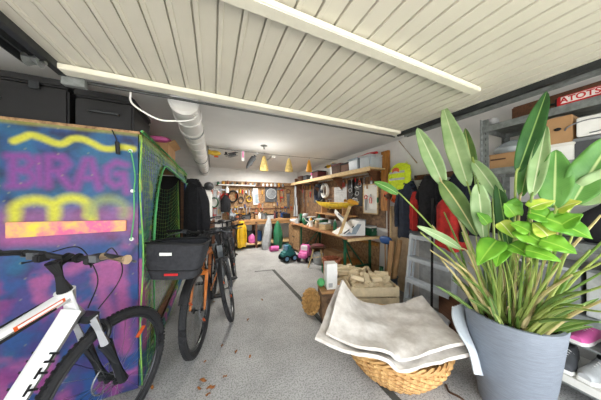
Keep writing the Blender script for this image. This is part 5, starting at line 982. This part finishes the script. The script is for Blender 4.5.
# ================================================================ JACKETS ON THE RIGHT WALL
XJ = XR - .015
t = thing('coat_rail', 'dark coat rail with hooks on the right wall above the jackets', 'coat rail', (XR - .0135, 1.57, 1.72)); P('board', MB().box((0, 0, 0), (.025, .80, .07)), 'wood_dark', t, bev=.003)
for y_ in (-.35, -.18, 0, .18, .35): P('hook', MB().tube(bez([(-.012, y_, .01), (-.05, y_, 0), (-.06, y_, .03)], 4), .006, 6), 'dark_steel', t)
coat('jacket', 'navy jacket hanging leftmost on the right wall', (XJ - .03, 1.97, 1.66), .29, .80, 'navy', RR, depth=.18, seed=6, cat='jacket')
coat('jacket', 'black jacket hanging between the navy jacket and the red one', (XJ - .03, 1.64, 1.70), .28, .80, 'black_fabric', RR, depth=.22, seed=9, cat='jacket')
coat('jacket', 'red jacket hanging behind the plant leaves on the right wall', (XJ - .27, 1.26, 1.42), .28, .52, 'red_cloth', RR, mat2='black_fabric', depth=.24, seed=14, cat='jacket')
coat('jacket', 'dark jacket hanging nearest the steel rack on the right wall', (XJ - .03, 1.27, 1.74), .30, .72, 'navy', RR, mat2='black_fabric', depth=.20, seed=17, cat='jacket')
coat('red_overalls', 'red work trousers hanging below the black jacket', (XJ - .02, 1.805, 1.50), .13, .50, 'red_cloth', RR, depth=.24, seed=21, cat='trousers')

# ================================================================ STEEL RACK ON THE RIGHT
RX0, RX1, RY0, RY1 = 2.25, 2.66, -.55, .99
t = thing('steel_rack', 'grey perforated steel shelving rack along the right wall behind the plant', 'rack', ((RX0 + RX1) / 2, (RY0 + RY1) / 2, 0)); cx, cy = (RX0 + RX1) / 2, (RY0 + RY1) / 2
for x_ in (RX0, RX1 - .02):
    for y_ in (RY0, RY1):
        g = MB()
        g.bar((x_ - cx, y_ - cy, 0), (x_ - cx, y_ - cy, 2.13), .006, .045); g.bar((x_ - cx + .02, y_ - cy + (.02 if y_ == RY0 else -.02), 0), (x_ - cx + .02, y_ - cy + (.02 if y_ == RY0 else -.02), 2.13), .045, .006)
        up = P('upright', g, 'galvanised', t)
        if x_ == RX0: 
            g = MB()
            for k_ in range(40): g.box((x_ - cx - .0040, y_ - cy + (.0), .05 + k_ * .05), (.003, .010, .022))
            for k_ in range(40): g.box((x_ - cx + .02, y_ - cy + (.0165 if y_ == RY0 else -.0236), .05 + k_ * .05), (.012, .003, .022))
            P('slots', g, 'black', up)
for z_ in (.16, .62, 1.10, 1.67, 2.06):
    P('shelf', MB().box((0, 0, z_), (RX1 - RX0, RY1 - RY0 - .01, .008)).box((-.2, 0, z_ - .02), (.008, RY1 - RY0 - .01, .055)).box((.2, 0, z_ - .02), (.008, RY1 - RY0 - .01, .055)).box((0, (RY1 - RY0) / 2 - .01, z_ - .02), (RX1 - RX0, .008, .055)), 'galvanised', t)
def rbox(name, label, cat, px0, px1, z0, h, m, d=.34, lid=None, xoff=0):
    y0, y1 = wx(px0, 130, RX0 + .03).y, wx(px1, 130, RX0 + .03).y; w = y0 - y1; t = thing(name, label, cat, (RX0 + .035 + d / 2 + xoff, (y0 + y1) / 2, z0)); P('body', MB().box((0, 0, h / 2), (d, w, h)), m, t, bev=.004)
    if lid: P('lid', MB().box((0, 0, h + .006), (d + .012, w + .012, .022)), lid, t, bev=.004)
    return t, w
S1, S2 = 1.6755, 2.0655
t, w = rbox('cardboard_box', 'brown cardboard box on the upper part of the rack above the lower boxes', 'box', 540, 572, S1 + .125, .20, 'cardboard'); P('hand_hole', MB().ball((-.172, -.01, .11), (.004, .018, .012)), 'black', t); P('tape', MB().box((-.001, 0, .2), (.34, .04, .003)), 'tan', t)
t, w = rbox('white_box', 'white flat box on the rack under the brown cardboard box', 'box', 546, 574, S1, .115, 'white', lid='paper'); t.name = 'flat_box'
t, w = rbox('cardboard_box', 'long brown cardboard box at the far end of the rack shelf', 'box', 489, 517, S1, .12, 'cardboard'); P('lid', MB().box((0, 0, .123), (.35, w + .006, .008)), 'cardboard', t); P('strap', MB().box((-.172, .03, .08), (.004, .1, .012)), 'brown', t)
sack('plastic_bag', 'crumpled clear plastic bag on the long cardboard box on the rack', 'bag', (RX0 + .16, wx(506, 145, RX0 + .03).y, S1 + .13), .2, .26, .12, 'plastic_clear', 31)
t, w = rbox('storage_bin', 'dark grey plastic bin on the rack below the white box', 'bin', 574, 601, S1, .13, 'dark_grey', lid='grey')
t, w = rbox('white_box', 'white box with a loose cable on top of the dark grey bin', 'box', 576, 604, S1 + .155, .13, 'white'); t.name = 'white_carton'; P('cable', MB().tube([(-.175, .10 * math.cos(a), .06 + .045 * math.sin(a)) for a in [2 * math.pi * i / 20 for i in range(16)]], .004, 5), 'grey', t)
t, w = rbox('storage_bin', 'black bin at the near end of the rack', 'bin', 606, 690, S1, .25, 'black', lid='dark_grey')
# red case with white lettering on the top shelf
a_, b_ = wx(556, 104, RX0 + .0), wx(606, 96, RX0 + .0); y0, y1 = a_.y, b_.y; t = thing('tool_case', 'red tool case with white lettering lying on the top of the rack', 'case', (RX0 + .12, (y0 + y1) / 2, S2)); w = y0 - y1
P('body', MB().box((0, 0, .035), (.22, w, .07)), 'red', t, bev=.006); P('label_band', MB().box((-.113, 0, .038), (.004, w * .8, .045)), 'white', t)
mt = Matrix.Translation((-.1165, 0, .036)) @ Matrix.Rotation(-math.pi / 2, 4, 'Z') @ Matrix.Rotation(math.pi / 2, 4, 'X')
P('lettering', text_mb('ATOTS', .052, mt, .001), 'red', t); P('end_cap', MB().box((0, w / 2 + .004, .035), (.2, .012, .06)), 'black', t, bev=.003)
for i, (z_, x_, y0_, y1_, c_, lb) in enumerate(((.012, .08, .60, .93, 'dark_steel', 'dark steel bar lying on the top of the rack, at the front'), (.012, .13, .60, .95, 'brown', 'brown rod lying on the top of the rack behind the dark bar'), (.012, .18, .62, .9, 'grey', 'grey rod lying on the top of the rack, hindmost of three'))):
    solo('metal_rod', MB().tube([(0, y0_, 0), (0, y1_, 0)], .012, 8), c_, lb, 'rod', loc=(RX0 + x_, 0, S2 + z_ + .004))
t = thing('work_light', 'small grey work light on the far end of the rack top', 'light', (RX0 + .08, .94, S2)); P('body', MB().ball((0, 0, .045), (.05, .04, .04)), 'light_grey', t); P('stand', MB().box((0, 0, .006), (.06, .05, .012)), 'dark_steel', t)
sack('cloth_bundle', 'dark grey cloth bundle on the near end of the rack top', 'cloth', (RX0 + .28, .10, S2), .22, .4, .13, 'dark_grey', 41)
# lower shelves of the rack, seen between the leaves
M('cloth_dark', '29282d', .9, var=.3, scale=14, bump=.5)
sack('cloth_bundle', 'black cloth bundle on the middle rack shelf behind the plant', 'cloth', (RX0 + .20, .30, 1.106), .26, .50, .32, 'cloth_dark', 51)
sack('cloth_bundle', 'dark cloth bundle on the middle rack shelf nearest the camera', 'cloth', (RX0 + .20, -.18, 1.106), .26, .34, .30, 'black_fabric', 55)
t, w = rbox('storage_bin', 'dark storage bin at the far end of the middle rack shelf', 'bin', 489, 530, 1.106, .26, 'black', lid='dark_grey')
t, w = rbox('storage_bin', 'grey storage bin on the low rack shelf behind the plant', 'bin', 520, 580, .6255, .28, 'grey', lid='light_grey')
t, w = rbox('storage_bin', 'pale storage bin on the low rack shelf nearest the camera', 'bin', 586, 640, .6255, .30, 'light_grey', lid='grey')
t = thing('rubber_boot', 'yellow-orange rubber boot hanging upside down on the rack behind the plant', 'boot', (RX0 - .07, .28, .88)); P('shaft', MB().tube([(0, 0, 0), (0, 0, .16), (0, .01, .2)], [.055, .048, .05], 14), 'amber', t); P('foot', MB().tube(bez([(0, .02, .17), (-.0, -.06, .215), (0, -.14, .22)], 5), [.045] * 4 + [.042] * 4 + [.038] * 3, 12, sq=.8), 'amber', t); P('sole', MB().tube([(0, .03, .245), (0, -.16, .255)], .03, 8, sq=.35), 'brown', t)
# shoe rack / boards at the lower right
t = thing('shoe_board', 'pale board lying on the lowest rack shelf under the shoes', 'board', (RX0 + .2, .22, .165)); P('board', MB().box((0, 0, .010), (.34, 1.4, .02)), 'white', t, bev=.002); P('front_lip', MB().box((-.215, 0, .0), (.012, 1.4, .05)).box((-.19, 0, .012), (.05, 1.4, .006)), 'paper', t)
def shoe(label, loc, rz, m, m2='white', s=1.0, group=None):
    t = thing('sneaker', label, 'shoe', loc, rz, group); prof = [(-.13, .030, .085), (-.10, .036, .10), (-.05, .036, .085), (0, .038, .065), (.05, .044, .050), (.10, .042, .042), (.135, .026, .032)]; vs = []; fs = []
    for x_, w_, h_ in prof:
        for j in range(10): a = math.pi * j / 9; vs.append((x_ * s, math.cos(a) * w_ * s, (.022 + math.sin(a) ** .7 * h_) * s))
    n_ = 10
    for i in range(6):
        for j in range(9): fs.append((i * n_ + j, i * n_ + j + 1, (i + 1) * n_ + j + 1, (i + 1) * n_ + j))
        fs.append((i * n_ + 9, i * n_, (i + 1) * n_, (i + 1) * n_ + 9))
    fs += [tuple(range(n_)), tuple(range(6 * n_, 7 * n_))]; P('upper', MB().add(vs, fs), m, t)
    so = [(x_ * s * 1.04, w_ * s * 1.1) for x_, w_, h_ in prof]; o_ = so + [(a, -b) for a, b in so[::-1]]; k = len(o_); P('sole', MB().add([(a, b, 0) for a, b in o_] + [(a, b, .024 * s) for a, b in o_], [tuple(range(k))[::-1], tuple(range(k, 2 * k))] + [(i, (i + 1) % k, (i + 1) % k + k, i + k) for i in range(k)]), m2, t, bev=.004)
    P('opening', MB().ball((-.075 * s, 0, .108 * s), (.045 * s, .024 * s, .016 * s)), 'black', t)
    g = MB(); [g.tube([((-.01 + k_ * .02) * s, -.022 * s, (.078 - k_ * .007) * s), ((-.01 + k_ * .02) * s, 0, (.094 - k_ * .008) * s), ((-.01 + k_ * .02) * s, .022 * s, (.078 - k_ * .007) * s)], .003, 5) for k_ in range(4)]; P('laces', g, m2, t)
zsh = .187
for (x_, y_, rz_, m_, m2_, lb) in ((2.40, .66, 3.0, 'black', 'light_grey', 'black sneaker at the far end of the shoe row beside the plant pot'), (2.40, .54, 3.25, 'dark_grey', 'white', 'dark grey sneaker second from the far end of the shoe row'), (2.40, .42, 3.0, 'light_grey', 'white', 'light grey sneaker in the middle of the shoe row'), (2.40, .30, 3.2, 'black', 'white', 'black sneaker with a white sole right of the light grey one'),
    (2.40, .18, 3.1, 'navy', 'white', 'navy sneaker with a white sole in the near part of the shoe row')):
    shoe(lb, (x_, y_, zsh), rz_, m_, m2_, 1.1)
t = thing('shoe_riser', 'low wire shelf standing over the row of shoes on the rack', 'shelf', (2.47, .42, .187)); P('top', MB().box((0, 0, .20), (.28, .66, .012)), 'galvanised', t); [P('leg', MB().box((x_, y_, .097), (.012, .012, .194)), 'galvanised', t) for x_ in (-.13, .13) for y_ in (-.32, .32)]
shoe('red sneaker with a white sole on the low wire shelf', (2.45, .32, .395), 3.1, 'red', 'white', 1.05); shoe('grey and black sneaker on the low wire shelf at its far end', (2.45, .62, .395), 3.3, 'grey', 'black', 1.05); shoe('pale pink sneaker on the low wire shelf between grey and red', (2.45, .47, .395), 3.0, 'pink', 'white', 1.0)
solo('hose_loop', MB().tube(bez([(1.60, .92, .012), (1.555, .87, .02), (1.545, .80, .05), (1.57, .74, .03), (1.62, .70, .012)]), .007, 8), 'brown', 'brown hose end lying on the floor beside the plant pot', 'hose')

# ================================================================ THE PLANT
PX, PY, PH, PR = 1.86, .66, .63, .245
t = thing('plant_pot', 'big grey tapered plant pot holding the large leafy plant', 'pot', (PX, PY, 0))
P('body', MB().lathe([(.001, 0), (.155, 0), (.165, .01), (.205, .25), (.232, .50), (PR, PH - .01), (PR - .004, PH), (PR - .022, PH), (PR - .03, PH - .06), (.001, PH - .06)], n=64), 'pot', t)
solo('potting_soil', MB().lathe([(.001, 0), (PR - .034, 0), (PR - .04, .012), (.001, .018)], n=32), 'soil', 'dark potting soil in the big grey plant pot', 'soil', loc=(PX, PY, PH - .058), kind='stuff')
tp = thing('bird_of_paradise', 'large strelitzia plant with tall paddle leaves in the grey pot', 'plant', (PX, PY, PH - .05))
def blade(p0, p1, w, mat, parent, bend=(0, 0, 0), fold=.35, nrm=None, name='leaf', shape='paddle', curl=0, petiole=None):
    p0, p1 = V(p0), V(p1); L = (p1 - p0).length; d = (p1 - p0).normalized(); nv, nu = 22, 8; mid = (p0 + p1) / 2 + V(bend); view = (V((0, 0, CAM_H)) - mid).normalized() if nrm is None else V(nrm)
    vs = []; uvs = []
    for i in range(nv + 1):
        u = i / nv; c = p0 * (1 - u) ** 2 + mid * 2 * u * (1 - u) - (p0 + p1) * .0 + p1 * u * u; tg = ((mid - p0) * (1 - u) + (p1 - mid) * u).normalized()
        sd_ = tg.cross(view).normalized(); nn = sd_.cross(tg).normalized()
        if shape == 'paddle': f = (math.sin(math.pi * min(1, u * .98 + .02)) ** .55) * (1.0 - .35 * u)
        elif shape == 'heart': f = 1.25 * math.sin(math.pi * (u * .93 + .07) ** .6) ** .85
        else: f = math.sin(math.pi * (u * .96 + .03)) ** .7
        hw = w / 2 * max(f, .015)
        for j in range(nu + 1):
            s = j / nu * 2 - 1; wav = .04 * w * math.sin(u * 17 + s * 2 + w * 90) * abs(s) ** 2
            vs.append(c + sd_ * s * hw * math.cos(fold) + nn * (abs(s) * hw * math.sin(fold) + wav - curl * u * u * L * .2)); uvs.append((j / nu, u))
    fs = [(i * (nu + 1) + j, i * (nu + 1) + j + 1, (i + 1) * (nu + 1) + j + 1, (i + 1) * (nu + 1) + j) for i in range(nv) for j in range(nu)]
    n1 = len(vs); vs2 = []
    me = bpy.data.meshes.new(name); inv = MW[parent].inverted(); me.from_pydata([tuple(inv @ v) for v in vs], [], fs); me.materials.append(MATS[mat]); uvl = me.uv_layers.new(name='UVMap')
    for pl in me.polygons:
        pl.use_smooth = True
        for li in pl.loop_indices: uvl.data[li].uv = uvs[me.loops[li].vertex_index]
    o = bpy.data.objects.new(name, me); COL.objects.link(o); o.parent = parent
    so = o.modifiers.new('thick', 'SOLIDIFY'); so.thickness = .0015
    return o
def stem(pts, r0, r1, mat, parent=tp, name='stem'):
    pp = bez(pts, 8); k = len(pp); g = MB().tube(pp, [r0 + (r1 - r0) * i / (k - 1) for i in range(k)], 6); return P(name, g, mat, parent, world=True)
def soilpt(ang, rad): return V((PX + math.cos(ang) * rad, PY + math.sin(ang) * rad, PH - .05))
# base pixel+depth -> tip pixel+depth, width (m), material, bend
LV = [((468, 186, 1.42), (443, 106, 1.62), .165, 'leaf_pale', (0, 0, 0), .30), ((444, 186, 1.50), (417, 128, 1.62), .150, 'leaf_pale', (.0, 0, .02), .35), ((474, 176, 1.62), (465, 128, 1.70), .105, 'leaf_olive', (0, 0, 0), .4),
      ((473, 161, 1.40), (509, 213, 1.25), .110, 'leaf_pale', (0, 0, .03), .4), ((441, 181, 1.45), (477, 236, 1.30), .150, 'leaf_olive', (0, 0, .04), .35), ((478, 184, 1.22), (484, 240, 1.25), .120, 'leaf_pale', (0, 0, .0), .3),
      ((518, 172, 1.10), (547, 91, 1.15), .120, 'leaf_dark', (0, 0, 0), .55), ((521, 196, 1.12), (537, 127, 1.18), .100, 'leaf_mid', (0, 0, .0), .5), ((532, 196, 1.02), (546, 126, 1.10), .095, 'leaf_pale', (0, 0, 0), .5),
      ((554, 208, .98), (556, 150, 1.02), .145, 'leaf_mid', (0, 0, .0), .25), ((572, 204, .95), (618, 132, .90), .17, 'leaf_mid', (0, 0, .02), .3), ((577, 204, .96), (625, 165, .85), .15, 'leaf_pale', (0, 0, .01), .3),
      ((398, 194, 1.62), (374, 182, 1.72), .085, 'leaf_mid', (0, 0, .02), .3), ((461, 249, 1.35), (417, 226, 1.45), .075, 'leaf_pale', (0, 0, .02), .3), ((509, 247, 1.2), (497, 180, 1.3), .10, 'leaf_dark', (0, 0, 0), .3), ((487, 232, 1.5), (474, 190, 1.6), .10, 'leaf_dark', (0, 0, 0), .3)]
for i, (a, b_, w, m_, bd, fo) in enumerate(LV):
    p0, p1 = at(*a), at(*b_); blade(p0, p1, w, m_, tp, bd, fo)
    # petiole from the soil
    an = math.atan2(p0.y - PY, p0.x - PX); s_ = soilpt(an, .05 + .10 * (i % 3) / 2); mid = s_.lerp(p0, .5); mid.z = max(mid.z, s_.z + (p0.z - s_.z) * .55) ; mid = mid + V((0, 0, .02))
    up = (p1 - p0).normalized(); stem([s_, mid, p0 - up * .04 if up.z > 0 else p0 + V((0, 0, -.0)), p0.lerp(p1, .05)], .008, .004, ('stem_green', 'stem_pale', 'stem_dark')[i % 3])
# fans of long strap stems rising from the pot
fan = [(420, 232, 1.45), (430, 250, 1.4), (444, 212, 1.5), (452, 200, 1.5), (462, 232, 1.35), (432, 225, 1.55), (478, 210, 1.4), (505, 190, 1.3), (492, 175, 1.45), (528, 215, 1.15), (515, 230, 1.2), (540, 250, 1.05), (575, 228, .98), (601, 215, .95), (606, 238, .92), (603, 262, .88), (606, 285, .86), (603, 300, .84), (600, 322, .83), (590, 250, .95), (470, 250, 1.3), (455, 262, 1.3), (446, 240, 1.42), (485, 255, 1.25), (560, 262, 1.0), (572, 275, .95), (590, 290, .9), (606, 312, .84), (498, 220, 1.35), (533, 190, 1.2), (606, 270, 1.0), (606, 250, 1.05), (476, 236, 1.5), (468, 262, 1.5), (512, 262, 1.35), (537, 268, 1.3), (556, 240, 1.2), (440, 258, 1.4), (462, 276, 1.25), (585, 306, .93)]
for i, f_ in enumerate(fan):
    e_ = at(*f_); an = math.atan2(e_.y - PY, e_.x - PX) + .3 * math.sin(i * 2.3); s_ = soilpt(an, .06 + .11 * ((i * 7) % 5) / 4); mid = s_.lerp(e_, .5) + V((0, 0, .05 + .03 * math.sin(i)))
    stem([s_, mid, e_], .011 + .004 * ((i * 3) % 4) / 3, .004, ('stem_green', 'stem_pale', 'stem_dark', 'stem_green')[i % 4])
# short thick blades low in the pot
for i in range(44):
    an = i * 2.39963; rad = .04 + .15 * ((i * 13) % 9) / 8; s_ = soilpt(an, rad); L = .16 + .16 * R.random(); sp = .5 + .5 * R.random()
    e_ = s_ + V((math.cos(an) * L * sp, math.sin(an) * L * sp, L * (1.15 - .5 * sp))); blade(s_, e_, .020 + .014 * R.random(), ('stem_green', 'stem_pale', 'leaf_olive', 'stem_dark')[i % 4], tp, (0, 0, .03), .5, name='young_shoot', shape='strap')
# bright climbing vine in the same pot
tv = thing('pothos_vine', 'bright green heart-leaved vine growing in front of the tall leaves', 'plant', (PX, PY - .02, PH - .05))
VL = [((497, 240, 1.12), (480, 262, 1.08), .085, 'leaf_bright'), ((502, 245, 1.12), (497, 264, 1.06), .070, 'leaf_bright'), ((506, 203, 1.12), (520, 214, 1.08), .075, 'leaf_bright'), ((528, 212, 1.02), (556, 222, .96), .080, 'leaf_bright'), ((545, 218, .98), (586, 236, .88), .095, 'leaf_bright'), ((556, 210, .98), (578, 203, .92), .060, 'leaf_yellow'), ((530, 208, 1.0), (552, 202, .97), .055, 'leaf_yellow'),
      ((517, 228, 1.05), (548, 248, .96), .090, 'leaf_bright'), ((540, 240, .98), (572, 252, .90), .080, 'leaf_bright'), ((510, 244, 1.08), (528, 256, 1.0), .070, 'leaf_bright'), ((525, 250, 1.0), (556, 260, .93), .065, 'leaf_bright'), ((500, 222, 1.12), (512, 236, 1.08), .060, 'leaf_yellow'), ((515, 216, 1.08), (505, 205, 1.1), .06, 'leaf_bright'), ((560, 226, .94), (580, 216, .9), .06, 'leaf_bright'), ((530, 232, 1.0), (512, 224, 1.05), .06, 'leaf_bright'), ((488, 224, 1.2), (478, 214, 1.22), .05, 'leaf_bright'), ((548, 236, .96), (534, 224, 1.0), .06, 'leaf_yellow')]
for i, (a, b_, w, m_) in enumerate(VL):
    p0, p1 = at(*a), at(*b_); p1 = p0 + (p1 - p0) * 1.15; w *= 1.12; blade(p0, p1, w, m_, tv, (0, 0, .012), .2, nrm=((V((0, 0, CAM_H)) - p0).normalized() * .7 + V((0, 0, .7))), shape='heart')
    s_ = soilpt(math.radians(200 + i * 17), .10); stem([s_, s_.lerp(p0, .5) + V((-.02, -.02, .03)), p0], .0035, .0022, 'stem_green', tv)

# ---- dark clutter on the rack top and behind it
for y_, w_, h_, c_, lb in ((.62, .5, .17, 'wood_dark', 'dark brown case at the far end of the rack top'), (-.02, .42, .2, 'black', 'black case on the rack top behind the red tool case')):
    t = thing('storage_case', lb, 'case', (RX1 - .1, y_, S2)); P('body', MB().box((0, 0, h_ / 2), (.18, w_, h_)), c_, t, bev=.01); P('handle', MB().tube(bez([(-.09, -.06, h_ / 2), (-.12, -.05, h_ / 2), (-.12, .05, h_ / 2), (-.09, .06, h_ / 2)], 4), .007, 6), 'dark_steel', t)
# ---- dark things crowded in the back left corner
for px_, py_, Y_, kind_ in ():
    pass
sack('backpack', 'black backpack hanging on the back wall between the drawers and the coils', 'backpack', (.33, 6.2, 1.05), .3, .24, .5, 'black_fabric', 61)
t = thing('backpack_hook', 'steel hook on the back wall above the black backpack', 'hook', (.33, 6.38, 1.60)); P('stem', MB().tube(bez([(0, 0, 0), (0, -.1, -.0), (0, -.18, -.04), (0, -.18, -.06)], 4), .008, 6), 'steel', t)
sack('duffel_bag', 'dark green duffel bag standing on the floor left of the back workbench', 'bag', (.30, 5.75, 0), .5, .4, .62, 'cloth_dark', 63)
t = thing('hanging_cloth', 'pale grey cloth hanging down beside the post in the back right corner', 'cloth', (2.46, 5.86, 0)); t.location = (2.42, 5.9, .88)
P('body', MB().sheet([[(.06 * s_ * (.4 + .6 * min(1, (1.02 - z_) * 2)), -.02 + .03 * math.sin(s_ * 4 + z_ * 5), z_) for s_ in (-1, -.6, -.2, .2, .6, 1)] for z_ in (1.0, .85, .6, .35, .1, 0)], .006), 'light_grey', t); P('ring', MB().tube([(.02 * math.cos(a), 0, 1.01 + .02 * math.sin(a)) for a in [2 * math.pi * i / 12 for i in range(12)]], .004, 5, closed=True), 'steel', t)

vs_ = [o for o in bpy.data.objects if o.name == 'safety_vest'][0]
for z_ in (-.14, -.24): P('reflective_band', MB().sheet([[(x_, .245 - .35 * x_ * x_ * 4, z_ + dz) for x_ in (-.13, -.08, -.03, .03, .08, .13)] for dz in (0, .03)], .004), 'light_grey', vs_)
P('orange_trim', MB().sheet([[(x_, .255 - .2 * abs(x_), -.05 - .5 * abs(x_) - dz) for x_ in (-.06, -.02, .02, .06)] for dz in (0, .05)], .004), 'orange', vs_)

t = thing('leaning_board', 'long chipboard sheet leaning on the right wall under the table', 'board', (2.64, 3.6, 0), 0); P('sheet', MB().box((0, 0, .33), (.02, 2.0, .66), Matrix.Rotation(.03, 3, 'Y')), 'osb', t, bev=.002); P('edge_batten', MB().box((-.02, 0, .62), (.02, 1.98, .05)), 'plank_orange', t)
for i, (y_, L_, c_, lb) in enumerate(((3.95, .5, 'wood', 'upper brown plank lying on the floor under the middle of the table'), (4.25, .6, 'wood_dark', 'dark plank lying on the floor under the far part of the table'))):
    solo('timber_plank', MB().box((0, 0, .06), (.12, L_, .12)), c_, lb, 'plank', bev=.004, loc=(2.33, y_, 0), rz=.3)
t = thing('paint_bucket', 'grey paint bucket under the table behind the stool', 'bucket', (2.30, 3.98 - .8 + .02, 0)); t.location = (2.12, 3.85, 0); P('body', MB().lathe([(.001, 0), (.1, 0), (.12, .22), (.11, .22), (.09, .01), (.001, .01)], n=24), 'light_grey', t); P('handle', MB().tube(bez([(-.12, 0, .2), (0, -.1, .12), (.12, 0, .2)], 8), .004, 6), 'steel', t)
